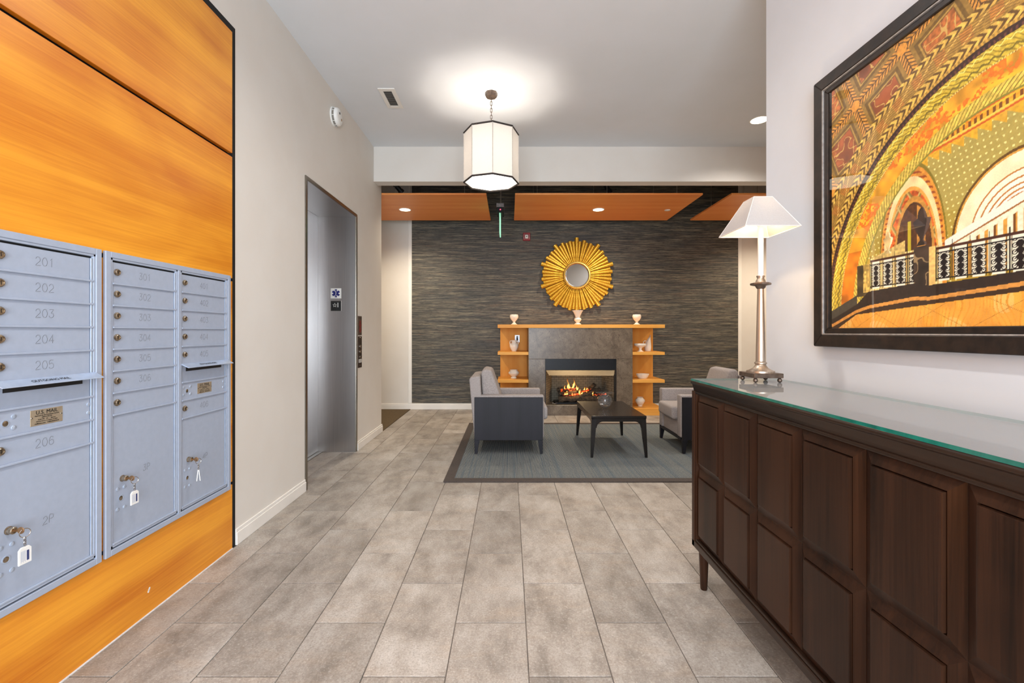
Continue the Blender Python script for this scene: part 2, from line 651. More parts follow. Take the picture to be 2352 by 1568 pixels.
def m_flame():
    t = NT('flame')
    tc = t.n('ShaderNodeTexCoord')
    sep = t.n('ShaderNodeSeparateXYZ')
    t.l(tc.outputs['Generated'], sep.inputs[0])
    col = t.ramp(sep.outputs[2], [(0.0, lin((255, 150, 40))), (0.4, lin((255, 214, 120))), (0.75, lin((255, 150, 40))), (1.0, lin((210, 70, 20)))])
    st = t.ramp(sep.outputs[2], [(0.0, (0.5, 0.5, 0.5, 1)), (0.35, (1, 1, 1, 1)), (1.0, (0.12, 0.12, 0.12, 1))])
    e = t.n('ShaderNodeEmission')
    t.l(col, e.inputs[0])
    t.l(t.math('MULTIPLY', st, 3.2), e.inputs[1])
    tr = t.n('ShaderNodeBsdfTransparent')
    lw = t.n('ShaderNodeLayerWeight')
    lw.inputs[0].default_value = 0.5
    mx = t.n('ShaderNodeMixShader')
    v, _ = t.coords((30, 30, 12))
    nz = t.noise(v, 1.0, 2)
    f = t.math('ADD', t.math('MULTIPLY', lw.outputs['Facing'], 0.9), t.math('MULTIPLY', nz, 0.5))
    t.l(f, mx.inputs[0])
    t.l(e.outputs[0], mx.inputs[1])
    t.l(tr.outputs[0], mx.inputs[2])
    return t.out(mx.outputs[0])


M_flame = m_flame()


def m_ember():
    t = NT('glowing_ember')
    v, _ = t.coords((1, 1, 1))
    nz = t.noise(v, 28, 3)
    em = t.ramp(nz, [(0.45, (0, 0, 0, 1)), (0.6, lin((255, 80, 20))), (0.75, lin((255, 190, 110)))])
    p = t.n('ShaderNodeBsdfPrincipled')
    p.inputs['Base Color'].default_value = lin((40, 30, 26))
    p.inputs['Roughness'].default_value = 0.95
    t.l(em, p.inputs['Emission Color'])
    p.inputs['Emission Strength'].default_value = 1.6
    return t.out(p.outputs[0])


M_ember = m_ember()

# ------------------------------------------------------------------ setting: floor
XL = -1.625          # left wall face
XR = 1.490           # right wall face
YB = 7.388           # back wall face
CZ = 3.48            # ceiling
fl = MB()
fl.box(-3.6, 4.75, -2.4, YB + 0.1, -0.08, -0.004)
floor = struct('floor', fl, M_grout)
TW, TL, G = 0.305, 0.6135, 0.004
X0, Y0 = 0.0714, 1.650
full = MB()
full.box(-TW / 2 + G / 2, TW / 2 - G / 2, -TL / 2 + G / 2, TL / 2 - G / 2, -0.012, 0.0)
full_me = full.mesh('tile', M_tile, bevel=0.0012, seg=1)
rest = MB()
for k in range(-8, 16):
    xa, xb = X0 + k * TW, X0 + (k + 1) * TW
    off = 0.0 if k % 2 == 0 else TL / 2
    for j in range(-8, 12):
        ya, yb = Y0 + off + j * TL, Y0 + off + (j + 1) * TL
        # clip to the areas that carry tile
        in_recess = xa < -1.6 and yb > 3.58 and ya < 4.74
        lo = -2.02 if in_recess else -1.615
        cxa, cxb = max(xa, lo), min(xb, 4.7)
        cya, cyb = max(ya, -2.2), min(yb, YB)
        if in_recess and xb < -1.6:
            cya, cyb = max(cya, 3.58), min(cyb, 4.745)
        if xa > XR and cya < 2.62:
            cya = max(cya, 2.62)
        if cxb - cxa < 0.02 or cyb - cya < 0.02:
            continue
        near = cyb > 0.5 and cxa < 3.3 and not (cxa > XR - 0.02 and cyb < 3.0)
        whole = abs((cxb - cxa) - TW) < 1e-4 and abs((cyb - cya) - TL) < 1e-4
        cx, cy = (cxa + cxb) / 2, (cya + cyb) / 2
        if near and whole:
            o = bpy.data.objects.new('tile', full_me)
            COL.objects.link(o)
            o.parent = floor
            o.location = (cx, cy, 0)
        elif near:
            m = MB()
            hx, hy = (cxb - cxa) / 2 - G / 2, (cyb - cya) / 2 - G / 2
            m.box(-hx, hx, -hy, hy, -0.012, 0)
            o = bpy.data.objects.new('tile', m.mesh('tile', M_tile, bevel=0.0012, seg=1))
            COL.objects.link(o)
            o.parent = floor
            o.location = (cx, cy, 0)
        else:
            rest.box(cxa + G / 2, cxb - G / 2, cya + G / 2, cyb - G / 2, -0.012, 0)
o = obj('tile_field', rest, M_tile, floor)
o['kind'] = 'stuff'
cp = MB()
cp.box(-3.45, -1.62, 5.735, YB, -0.003, 0.004)
struct('floor_carpet', cp, M_carpet)

# ------------------------------------------------------------------ setting: walls, ceiling, beam
EY0, EY1, EZ = 3.578, 4.79, 2.51      # elevator opening (outer edge of its trim)
w = MB()
w.box(XL - 0.45, XL, 2.664, EY0, 0, CZ)
w.box(XL - 0.45, XL, EY1, 5.72, 0, CZ)
w.box(XL - 0.45, XL, EY0, EY1, EZ, CZ)
w.box(XL - 0.45, XL, -2.4, 2.664, 3.052, CZ)
w.box(-3.5, XL - 0.45, 5.57, 5.72, 0, 3.95)
w.box(XL - 0.45, XL, 5.545, 5.72, CZ, 3.95)
wall_left = struct('wall_left', w, M_wall_warm)
bk = MB()
bk.box(XL - 0.45, XL - 0.025, -2.4, 2.664, 0, 3.052)
obj('panel_backing', bk, M_black, wall_left)
m = MB()
m.box(-1.652, -1.6215, 2.634, 2.6645, 0.0, 3.0525)
obj('reveal_strip', m, M_black, wall_left)
m = MB()
m.box(-1.652, -1.6215, -2.3, 2.634, 3.018, 3.0525)
obj('reveal_strip', m, M_black, wall_left)
for za, zb in ((2.304, 3.010), (1.5745, 2.282), (0.391, 1.557), (0.004, 0.374)):
    m = MB()
    m.box(-1.640, -1.6155, -2.3, 2.628, za, zb)
    obj('wood_panel', m, M_orange, wall_left, bevel=0.0012, seg=1)
m = MB()
m.box(-1.640, -1.611, -2.3, 2.628, 0.0, 0.004)
obj('caulk_line', m, M_caulk, wall_left)
m = MB()
for i in range(3):
    m.lathe([(0.0055, 0.0), (0.0045, 0.0004)], (-1.6155, 2.017 + i * 0.003, 0.100 + i * 0.006), 7, 'x')
pc = obj('paint_chip', m, M_white_plastic, wall_left)

w = MB()
w.box(XR, 4.75, -2.4, 2.614, 0, CZ)
struct('wall_right', w, M_wall_white)
w = MB()
w.box(4.70, 4.85, 2.614, YB + 0.1, 0, 3.95)
struct('wall_lounge_side', w, M_wall_warm)
w = MB()
w.box(-3.6, 4.85, YB, YB + 0.12, 0, 3.95)
wall_back = struct('wall_back', w, M_wall_warm)
PX0, PX1 = -1.599, 3.7475
m = MB()
m.box(PX0, PX1, YB - 0.006, YB, 0.10, 3.9)
obj('wallpaper', m, M_paper, wall_back)
m = MB()
m.box(PX0 - 0.055, PX0, YB - 0.010, YB, 0.10, 3.9)
m.box(PX1, PX1 + 0.055, YB - 0.010, YB, 0.10, 3.9)
obj('edge_trim', m, M_trim, wall_back, bevel=0.002, seg=1)
w = MB()
w.box(-3.6, -3.45, 5.57, YB, 0, 3.95)
struct('wall_corridor_end', w, M_wall_warm)

c = MB()
c.box(-2.1, 4.85, -2.4, 5.39, CZ, CZ + 0.12)
ceiling = struct('ceiling', c, M_ceil)
c = MB()
c.box(-3.6, 4.85, 5.545, YB + 0.1, 3.9, 4.0)
struct('ceiling_lounge', c, M_ceil_dark)
b = MB()
b.box(XL, 4.70, 5.39, 5.545, 3.063, 3.99)
struct('trim_beam', b, M_wall_warm, bevel=0.003, seg=1)

# front wall with the glazed entrance behind the camera
w = MB()
w.box(XL, -1.5, -2.25, -2.15, 0, CZ)
w.box(1.25, XR, -2.25, -2.15, 0, CZ)
w.box(-1.5, 1.25, -2.25, -2.15, 2.72, CZ)
struct('wall_front', w, M_wall_white)
wn = MB()
for x in (-1.48, -0.57, 0.34, 1.23):
    wn.box(x - 0.025, x + 0.025, -2.24, -2.16, 0, 2.72)
for z in (0.03, 0.95, 2.20, 2.69):
    wn.box(-1.5, 1.25, -2.24, -2.16, z - 0.025, z + 0.025)
struct('window_1', wn, M_blackmetal)


# baseboards
def baseboard(name, segs):
    m = MB()
    for (xa, xb, ya, yb) in segs:
        m.box(xa, xb, ya, yb, 0.0, 0.075)
        # stepped top moulding
        if xb - xa < yb - ya:
            m.box(xa, xb - 0.005, ya, yb, 0.075, 0.095)
        else:
            m.box(xa, xb, ya + 0.005, yb, 0.075, 0.095)
    struct(name, m, M_trim, bevel=0.002, seg=1)


baseboard('baseboard_left', [(XL, XL + 0.015, 2.666, EY0 - 0.004), (XL, XL + 0.015, EY1 + 0.004, 5.735)])
baseboard('baseboard_back', [(-3.4, PX0 + 1.45, YB - 0.016, YB), (2.36, 4.69, YB - 0.016, YB)])

# ------------------------------------------------------------------ elevator
el = thing('elevator_portal', (-1.8, 4.16, 0), 'brushed stainless elevator portal recessed into the cream left wall', 'elevator')
DX = -2.015
JN, JF, HZ = 3.603, 4.742, 2.478
m = MB()
m.box(DX, XL + 0.002, JF, JF + 0.046, 0, HZ + 0.03)
obj('jamb', m, M_steel, el)
m = MB()
m.box(DX, XL + 0.002, EY0 + 0.001, JN, 0, HZ + 0.03)
obj('jamb', m, M_steel, el)
m = MB()
m.box(DX, XL + 0.002, JN, JF, HZ, HZ + 0.031)
obj('head_panel', m, M_steel, el)
for ya, yb in ((JN, 4.1695), (4.1735, JF)):
    m = MB()
    m.box(DX - 0.03, DX, ya, yb, 0.008, HZ)
    obj('elevator_door', m, M_steel, el, bevel=0.002, seg=1)
m = MB()
m.box(DX - 0.05, DX + 0.05, JN, JF, -0.01, 0.007)
obj('sill', m, M_steel_trim, el)
m = MB()
m.box(XL, XL + 0.010, EY0, EY0 + 0.030, 0, EZ)
m.box(XL, XL + 0.010, EY1 - 0.030, EY1, 0, EZ)
m.box(XL, XL + 0.010, EY0 + 0.030, EY1 - 0.030, EZ - 0.032, EZ)
obj('casing', m, M_steel_trim, el, bevel=0.0015, seg=1)

# signs on the far jamb
SX, SY = -1.8246, JF
sg = thing('emblem_sign', (SX, SY, 1.62), 'white sign with blue six-pointed medical star on elevator jamb', 'sign')
m = MB()
m.box(SX - 0.055, SX + 0.055, SY - 0.003, SY, 1.617, 1.723)
obj('plate', m, M_white_plastic, sg)
m = MB()
for k in range(3):
    a = PI / 2 + k * PI / 3
    d, n_ = Vector((math.cos(a), math.sin(a))), Vector((-math.sin(a), math.cos(a)))
    P = [d * s * 0.042 + n_ * t * 0.0115 for s, t in ((-1, -1), (1, -1), (1, 1), (-1, 1))]
    m.prism([(SX + p.x, 1.670 + p.y) for p in P], 'y', SY - 0.0036 - k * 0.0001, SY - 0.003)
obj('blue_star', m, M_navy, sg)
m = MB()
m.box(SX - 0.0012, SX + 0.0012, SY - 0.0046, SY - 0.0036, 1.636, 1.704)
m.tube([(SX + 0.005 * math.sin(i * 1.05), SY - 0.0042, 1.642 + i * 0.0042) for i in range(14)], 0.0015, 5)
obj('staff', m, M_white_plastic, sg)
sg = thing('floor_sign', (SX, SY, 1.485), 'black floor sign with star and number 1 below emblem sign', 'sign')
m = MB()
m.box(SX - 0.055, SX + 0.055, SY - 0.003, SY, 1.484, 1.592)
obj('border', m, M_steel_trim, sg)
m = MB()
m.box(SX - 0.052, SX + 0.052, SY - 0.0038, SY - 0.003, 1.487, 1.589)
obj('plate', m, M_ink, sg)
m = MB()
pts = []
for i in range(10):
    r = 0.022 if i % 2 == 0 else 0.0092
    a = PI / 2 + i * PI / 5
    pts.append((SX - 0.012 + r * math.cos(a), SY - 0.0045, 1.545 + r * math.sin(a)))
m.tube(pts, 0.0022, 5, closed=True)
obj('star', m, M_white_plastic, sg)
obj('number', text_mb('1', 0.07), M_white_plastic, sg, xf=frame_back(SX + 0.022, SY - 0.0045, 1.545))

# call station
cs = thing('elevator_notice', (XL, 4.888, 1.23), 'narrow brown elevator fire notice with red diagram above call panel', 'sign')
m = MB()
m.box(XL, XL + 0.005, 4.830, 4.946, 1.230, 1.436)
obj('plate', m, pm('notice_bronze', (96, 78, 66), (84, 68, 58), 30, rough=0.4, metal=0.3), cs, bevel=0.001, seg=1)
m = MB()
for s in (-1, 1):
    pts = [(XL + 0.006, 4.888 + s * 0.026 * math.sin(i * PI / 3), 1.26 + i * 0.018) for i in range(8)]
    m.tube(pts, 0.0028, 4)
obj('red_diagram', m, M_red, cs)
for za in (1.412, 1.240):
    m = MB()
    m.box(XL + 0.005, XL + 0.006, 4.84, 4.936, za, za + 0.004)
    obj('rule', m, M_ink, cs)
cs = thing('call_panel', (XL, 4.888, 0.878), 'dark bronze elevator call panel with two buttons and key switch', 'call panel')
m = MB()
m.box(XL, XL + 0.006, 4.830, 4.946, 0.878, 1.2176)
obj('plate', m, pm('call_plate_bronze', (74, 58, 48), (60, 46, 38), 30, rough=0.35, metal=0.6), cs, bevel=0.001, seg=1)
for z in (1.108, 1.050):
    m = MB()
    m.lathe([(0.017, 0.0), (0.017, 0.006), (0.012, 0.009)], (XL + 0.006, 4.888, z), 16, 'x')
    bt = obj('call_button', m, M_steelkey, cs, smooth=True)
    m = MB()
    s = 1 if z > 1.08 else -1
    m.prism([(4.888 - 0.007, z - 0.005 * s), (4.888 + 0.007, z - 0.005 * s), (4.888, z + 0.007 * s)], 'x', XL + 0.015, XL + 0.0156)
    obj('arrow', m, M_ink, bt)
m = MB()
m.lathe([(0.014, 0.0), (0.014, 0.005), (0.006, 0.008)], (XL + 0.006, 4.888, 0.994), 16, 'x')
obj('key_switch', m, M_steelkey, cs, smooth=True)
m = MB()
m.box(XL + 0.006, XL + 0.0072, 4.845, 4.931, 0.932, 0.970)
lb = obj('label_plate', m, M_white_plastic, cs)
m = MB()
for i in range(5):
    m.box(XL + 0.0072, XL + 0.0076, 4.855, 4.921 - 0.01 * (i % 2), 0.938 + i * 0.006, 0.940 + i * 0.006)
obj('print_line', m, M_ink, lb)
for z in (1.2, 0.9):
    m = MB()
    m.lathe([(0.004, 0), (0.003, 0.002)], (XL + 0.006, 4.888, z), 8, 'x')
    obj('screw', m, M_steelkey, cs)

# ------------------------------------------------------------------ mailboxes
GLY = {
    '0': [[(0.5, 1), (0.2, 0.9), (0.05, 0.6), (0.05, 0.4), (0.2, 0.1), (0.5, 0), (0.8, 0.1), (0.95, 0.4), (0.95, 0.6), (0.8, 0.9), (0.5, 1)]],
    '1': [[(0.3, 0.82), (0.55, 1), (0.55, 0)]],
    '2': [[(0.08, 0.75), (0.18, 0.93), (0.45, 1), (0.75, 0.95), (0.9, 0.75), (0.82, 0.52), (0.08, 0), (0.95, 0)]],
    '3': [[(0.08, 1), (0.88, 1), (0.45, 0.6), (0.75, 0.55), (0.93, 0.32), (0.78, 0.08), (0.45, 0), (0.18, 0.06), (0.05, 0.24)]],
    '4': [[(0.7, 0), (0.7, 1), (0.05, 0.3), (0.95, 0.3)]],
    '5': [[(0.85, 1), (0.2, 1), (0.12, 0.57), (0.45, 0.66), (0.8, 0.58), (0.93, 0.33), (0.8, 0.08), (0.45, 0), (0.15, 0.06), (0.05, 0.2)]],
    '6': [[(0.85, 0.86), (0.6, 1), (0.3, 0.95), (0.1, 0.65), (0.06, 0.3), (0.25, 0.04), (0.55, 0), (0.85, 0.12), (0.93, 0.35), (0.78, 0.56), (0.5, 0.6), (0.2, 0.5), (0.08, 0.35)]],
    'P': [[(0.1, 0), (0.1, 1), (0.6, 1), (0.88, 0.9), (0.93, 0.73), (0.85, 0.55), (0.6, 0.48), (0.1, 0.48)]],
}


def smooth_line(pl, sharp):
    """Catmull-Rom through the points of a glyph stroke, keeping its sharp corners"""
    if sharp or len(pl) < 4:
        return [Vector((0, a, b)) for a, b in pl]
    P = [Vector((0, a, b)) for a, b in pl]
    closed = (P[0] - P[-1]).length < 1e-6
    out = []
    n = len(P)
    for i in range(n - 1):
        p0 = P[i - 1] if i > 0 else (P[-2] if closed else P[0])
        p1, p2 = P[i], P[i + 1]
        p3 = P[i + 2] if i + 2 < n else (P[1] if closed else P[-1])
        turn = 0
        for q in range(4):
            t = q / 4
            out.append(0.5 * ((2 * p1) + (p2 - p0) * t + (2 * p0 - 5 * p1 + 4 * p2 - p3) * t * t + (3 * p1 - p0 - 3 * p2 + p3) * t ** 3))
    out.append(P[-1])
    return out


def strokes(mb, s, cy, cz, h, x, wd_, slant=0.0):
    adv = h * 0.80
    gw = h * 0.62
    y0 = cy - (adv * len(s) - (adv - gw)) / 2
    for i, ch in enumerate(s):
        for pl in GLY[ch]:
            P = [Vector((0, y0 + i * adv + (p.y + slant * p.z) * gw, cz - h / 2 + p.z * h)) for p in smooth_line(pl, ch in '14')]
            L, R_ = [], []
            m_ = len(P)
            for k in range(m_):
                d0 = (P[k] - P[k - 1]).normalized() if k > 0 else (P[1] - P[0]).normalized()
                d1 = (P[k + 1] - P[k]).normalized() if k < m_ - 1 else d0
                n0, n1 = Vector((0, -d0.z, d0.y)), Vector((0, -d1.z, d1.y))
                nm = n0 + n1
                nm = nm.normalized() if nm.length > 1e-4 else n0
                sc = min(2.0, 1.0 / max(0.3, nm.dot(n0)))
                L.append(P[k] + nm * sc * wd_ / 2)
                R_.append(P[k] - nm * sc * wd_ / 2)
            vs = [(x, p.y, p.z) for p in L] + [(x, p.y, p.z) for p in R_]
            mb.add(vs, [(k, k + 1, m_ + k + 1, m_ + k) for k in range(m_ - 1)])


MX = -1.606          # face of the mailbox frame
DF = MX - 0.004      # face of the doors
PB = 0.4015          # bottom of the parcel doors


def make_lock(parent, y, z, r=0.0122, proud=0.009):
    m = MB()
    m.lathe([(r * 1.15, 0), (r * 1.15, 0.003), (r, 0.004), (r, proud - 0.002), (r * 0.82, proud), (r * 0.62, proud), (r * 0.6, proud - 0.002), (0.001, proud - 0.002)], (DF, y, z), 20, 'x')
    lk = obj('lock', m, M_brass, parent, smooth=True)
    return lk


def mailbox_unit(y0, y1, cols, label):
    zb, zt = 0.358, 1.585
    u = thing('mailbox_unit', (-1.61, (y0 + y1) / 2, zb), label, 'mailboxes', 'mailbox units on the wood panelled wall')
    fw = 0.024
    # outer flat frame, mitred as four boards, then an inner bead
    m = MB()
    m.box(-1.640, -1.6148, y0 + 0.004, y1 - 0.004, zb + 0.004, zt - 0.004)
    obj('case', m, M_black, u)  # case coloured black so the gaps read as shadow lines under ledges
    f = MB()
    for (ya, yb, za, zc) in ((y0, y0 + fw, zb, zt), (y1 - fw, y1, zb, zt), (y0 + fw, y1 - fw, zt - fw, zt), (y0 + fw, y1 - fw, zb, zb + fw)):
        f.box(-1.6152, MX + 0.004, ya, yb, za, zc)
    fr = obj('outer_frame', f, M_mail, u, bevel=0.0015, seg=1)
    bw = 0.009
    for (c0, c1) in zip(cols[:-1], cols[1:]):
        f = MB()
        f.box(-1.6152, MX + 0.0035, c0[1] + 0.015, c1[0] - 0.015, zb + fw, zt - fw)
        obj('mullion', f, M_mail, u, bevel=0.0012, seg=1)
    for ci, (ca, cb, rows) in enumerate(cols):
        f = MB()
        a, b_ = ca - 0.014, cb + 0.014
        za, zc = PB - 0.014, 1.5474 + 0.014
        for (ya, yb, z0, z1) in ((a, a + bw, za, zc), (b_ - bw, b_, za, zc), (a, b_, zc - bw, zc), (a, b_, za, za + bw)):
            f.box(MX - 0.011, MX + 0.001, ya, yb, z0, z1)
        obj('column_frame', f, M_mail, u, bevel=0.0012, seg=1)
        # bright hinge-side strip at the right of the column
        f = MB()
        f.box(MX - 0.010, MX - 0.0005, cb - 0.004, cb + 0.004, PB + 0.002, 1.5454)
        obj('hinge_strip', f, M_mail_edge, u, bevel=0.001, seg=1)
        for (z1, z0, kind, txt) in rows:
            g = 0.0026
            m = MB()
            m.box(MX - 0.012, DF, ca, cb - 0.006, z0 + g, z1 - g)
            d = obj('parcel_door' if kind == 'parcel' else ('outgoing_panel' if kind == 'slot' else ('master_panel' if kind == 'usmail' else 'door')), m, M_mail, u, bevel=0.0008, seg=1)
            # ledge between rows
            m = MB()
            m.box(MX - 0.010, MX + 0.003, ca - 0.004, cb + 0.006, z0 - 0.0042, z0 + 0.0030)
            obj('row_ledge', m, M_mail, u, bevel=0.0012, seg=1)
            zc_ = (z0 + z1) / 2
            ym = (ca + cb) / 2 - 0.006
            if kind == 'box':
                lk = make_lock(d, ca + 0.0185, zc_ + 0.003)
                m = MB()
                m.box(DF + 0.0068, DF + 0.0076, ca + 0.0175, ca + 0.0195, zc_ - 0.003, zc_ + 0.009)
                obj('keyhole', m, M_ink, lk)
                hh = 0.028
                zt_ = zc_
            if kind == 'parcel':
                hh = 0.026
                ym = ca + 0.170
                zt_ = PB + (0.262 if txt == '3P' else 0.206)
            if txt and kind in ('box', 'parcel'):
                m = MB()
                strokes(m, txt, ym, zt_, hh, DF + 0.0003, 0.0030, 0.12 if kind == 'parcel' else 0)
                nb = obj('number', m, M_engrave_d, d)
                m = MB()
                strokes(m, txt, ym + 0.0004, zt_ - 0.0004, hh, DF + 0.0006, 0.0015, 0.12 if kind == 'parcel' else 0)
                nb2 = obj('number_inlay', m, M_engrave_l, d)
            if kind == 'parcel':
                make_lock(d, ca + 0.045, PB + (0.252 if txt == '3P' else 0.222), 0.0115, 0.02)
                hz = PB + (0.172 if txt == '3P' else 0.132)
                m = MB()
                m.lathe([(0.0125, 0), (0.0125, 0.0012), (0.0095, 0.0012), (0.0095, 0.0002)], (DF, ca + 0.038, hz), 18, 'x')
                obj('recess_ring', m, M_mail_edge, d, smooth=True)
                m = MB()
                m.lathe([(0.0092, 0), (0.0092, 0.0006), (0.004, 0.0016)], (DF, ca + 0.038, hz), 14, 'x')
                obj('plug', m, M_brass, d, smooth=True)
                for dy, dz in ((0.022, 0.042), (0.055, 0.042), (0.022, -0.042), (0.055, -0.042)):
                    m = MB()
                    m.lathe([(0.0075, 0), (0.007, 0.0018), (0.004, 0.003), (0.0005, 0.0034)], (DF, ca + dy, hz + dz), 12, 'x')
                    obj('rivet', m, M_mail_edge, d, smooth=True)
            if kind == 'usmail':
                for dy, dz in ((0.060, 0.018), (0.060, -0.018), (0.320, 0.016), (0.320, -0.016), (0.012, 0.018), (0.012, -0.018)):
                    m = MB()
                    m.lathe([(0.0075, 0), (0.007, 0.0018), (0.004, 0.003), (0.0005, 0.0034)], (DF, ca + dy, zc_ + dz), 12, 'x')
                    obj('rivet', m, M_mail_edge, d, smooth=True)
                m = MB()
                m.lathe([(0.0115, 0), (0.0115, 0.001), (0.009, 0.001), (0.009, 0.0002)], (DF, ca + 0.036, zc_ - 0.001), 18, 'x')
                obj('recess_ring', m, M_mail_edge, d, smooth=True)
                m = MB()
                m.lathe([(0.0088, 0), (0.0088, 0.0006), (0.004, 0.0016)], (DF, ca + 0.036, zc_ - 0.001), 14, 'x')
                obj('plug', m, M_brass, d, smooth=True)
                py = ca + 0.165
                m = MB()
                m.box(DF, DF + 0.0012, py - 0.055, py + 0.055, zc_ - 0.027, zc_ + 0.027)
                obj('label_plate', m, M_plate, d, bevel=0.0006, seg=1)
                X = DF + 0.0016
                T = MB()
                for s, sz, dz, bd in (('U.S. MAIL', 0.0185, 0.0165, True), ('Approved by the Postmaster General', 0.0054, 0.0062, False), ('USPS-STD-4C', 0.0062, -0.0004, False),
                                      ('Model: 3700     S/N        Mfg. Date:', 0.0042, -0.0072, False), ('1010 East 62nd St., Los Angeles, CA 90001', 0.0042, -0.0135, False), ('mailboxes.com   1-800-MAILBOX', 0.0060, -0.0205, False)):
                    t = text_mb(s, sz, bold=bd, depth=0.0002)
                    T.add([tuple(frame_left(X, py, zc_ + dz) @ Vector(p)) for p in t.v], t.f)
                obj('lettering', T, M_ink, d)
                for s in (-1, 1):
                    m = MB()
                    m.lathe([(0.0028, 0.0012), (0.0022, 0.0024)], (DF, py + s * 0.050, zc_ + 0.001), 10, 'x')
                    obj('plate_screw', m, M_steelkey, d)
            if kind == 'slot':
                m = MB()
                m.box(DF, DF + 0.0006, ca + 0.028, cb - 0.035, z1 - 0.036, z1 - 0.016)
                obj('slot_opening', m, M_ink, d, bevel=0.0)
                # sloping hood that overhangs the slot
                ya, yb = ca - 0.008, cb + 0.014
                prof = [(MX - 0.004, z1 + 0.002), (MX + 0.001, z1 + 0.004), (MX + 0.036, z1 - 0.016), (MX + 0.036, z1 - 0.0185), (MX - 0.004, z1 - 0.001)]
                m = MB()
                m.prism([(p[0], p[1]) for p in prof], 'y', ya, yb)
                hd = obj('hood', m, M_mail_edge, d, bevel=0.0008, seg=1)
                t = text_mb('OUTGOING MAIL', 0.0165, depth=0.0001)
                dirv = Vector((0.035, 0, -0.020)).normalized()
                up = -dirv
                nrm = Vector((-dirv.z, 0, dirv.x))
                mid = Vector((MX + 0.0195, ym, z1 - 0.0062)) + nrm * 0.0006
                mat = Matrix(((0, up.x, nrm.x, mid.x), (1, up.y, nrm.y, mid.y), (0, up.z, nrm.z, mid.z), (0, 0, 0, 1)))
                obj('hood_lettering', t, M_ink, d, xf=mat)
    return u


Z = [1.5474 - 0.0890 * i for i in range(8)]


def rows_a(n):
    r = [(Z[i], Z[i + 1], 'box', '%d0%d' % (n, i + 1)) for i in range(5)]
    r += [(Z[5], Z[6], 'slot', None), (Z[6], Z[7], 'usmail', None), (Z[7], Z[7] - 0.0890, 'box', '%d06' % n), (Z[7] - 0.0890, PB, 'parcel', '%dP' % n)]
    return r


rows_b = [(Z[i], Z[i + 1], 'box', '30%d' % (i + 1) if i < 6 else None) for i in range(7)] + [(Z[7], PB, 'parcel', '3P')]
mailbox_unit(1.366, 1.772, [(1.403, 1.734, rows_a(2))], 'grey steel mailbox unit numbered 201 to 206, nearest the camera')
mailbox_unit(1.789, 2.592, [(1.829, 2.166, rows_b), (2.214, 2.552, rows_a(4))], 'grey steel mailbox unit numbered 301 to 306 and 401 to 406')


def key_set(ca, label, edge=False, dz=0.222):
    y, z = ca + 0.045, PB + dz
    x = DF + 0.019
    k = thing('key_set', (x, y, z), label, 'keys', 'keys left in the parcel locker locks')
    m = MB()
    m.box(x - 0.002, x + 0.012, y - 0.0012, y + 0.0012, z - 0.004, z + 0.004)
    m.lathe([(0.011, -0.0012), (0.011, 0.0012)], (x + 0.021, y, z), 16, 'y')
    obj('key', m, pm('key_brass', (190, 150, 110), (160, 120, 84), 60, rough=0.3, metal=0.9), k, bevel=0.0003, seg=1)
    m = MB()
    cx, cz = x + 0.028, z - 0.010
    m.tube([(cx + 0.4 * 0.014 * math.cos(t), y + 0.012 * math.cos(t) + 0.006, cz + 0.014 * math.sin(t)) for t in [2 * PI * i / 20 for i in range(20)]], 0.0012, 6, closed=True)
    obj('key_ring', m, M_steelkey, k, smooth=True)
    m = MB()
    for i in range(4):
        m.tube([(cx + (0.0035 * math.cos(t) if i % 2 else 0), y + 0.006 + (0 if i % 2 else 0.0035 * math.cos(t)), cz - 0.018 - i * 0.0065 + 0.0052 * math.sin(t)) for t in [2 * PI * q / 10 for q in range(10)]], 0.0009, 5, closed=True)
    obj('chain', m, M_steelkey, k, smooth=True)
    tz1 = cz - 0.044
    ty = y + 0.006
    if not edge:
        m = MB()
        m.prism([(ty - 0.019, tz1 - 0.055), (ty + 0.019, tz1 - 0.055), (ty + 0.019, tz1 - 0.008), (ty + 0.011, tz1), (ty - 0.011, tz1), (ty - 0.019, tz1 - 0.008)], 'x', cx - 0.0035, cx + 0.0015)
        tg = obj('tag', m, M_white_plastic, k, bevel=0.0006, seg=1)
        m = MB()
        m.box(cx + 0.0016, cx + 0.0019, ty + 0.004, ty + 0.011, tz1 - 0.046, tz1 - 0.014)
        obj('blue_band', m, M_tagblue, tg)
        m = MB()
        for i in range(5):
            m.box(cx + 0.0016, cx + 0.0019, ty - 0.014 + i * 0.0032, ty - 0.0128 + i * 0.0032, tz1 - 0.048 + 0.003 * (i % 2), tz1 - 0.012)
        obj('print_line', m, M_greyprint, tg)
    else:
        for s in (-1, 1):
            m = MB()
            dx_, dy_ = -0.577, 0.816            # the tags hang turned edge-on
            nx_, ny_ = 0.816, 0.577
            def tp(w_, o_, z_):
                return (cx + dx_ * w_ + nx_ * o_, ty + dy_ * w_ + ny_ * o_, z_)
            b0_, t0_ = s * 0.007, s * 0.002
            m.hexa([tp(-0.016, b0_ - 0.0016, tz1 - 0.052), tp(0.016, b0_ - 0.0016, tz1 - 0.052), tp(0.016, b0_ + 0.0016, tz1 - 0.052), tp(-0.016, b0_ + 0.0016, tz1 - 0.052)],
                   [tp(-0.010, t0_ - 0.0016, tz1), tp(0.010, t0_ - 0.0016, tz1), tp(0.010, t0_ + 0.0016, tz1), tp(-0.010, t0_ + 0.0016, tz1)])
            obj('tag', m, M_white_plastic, k, bevel=0.0006, seg=1)


key_set(1.403, 'key with white tag hanging from parcel locker 2P')
key_set(1.829, 'key with white tag hanging from parcel locker 3P', dz=0.252)
key_set(2.214, 'key with two tags seen edge-on hanging from parcel locker 4P', True)

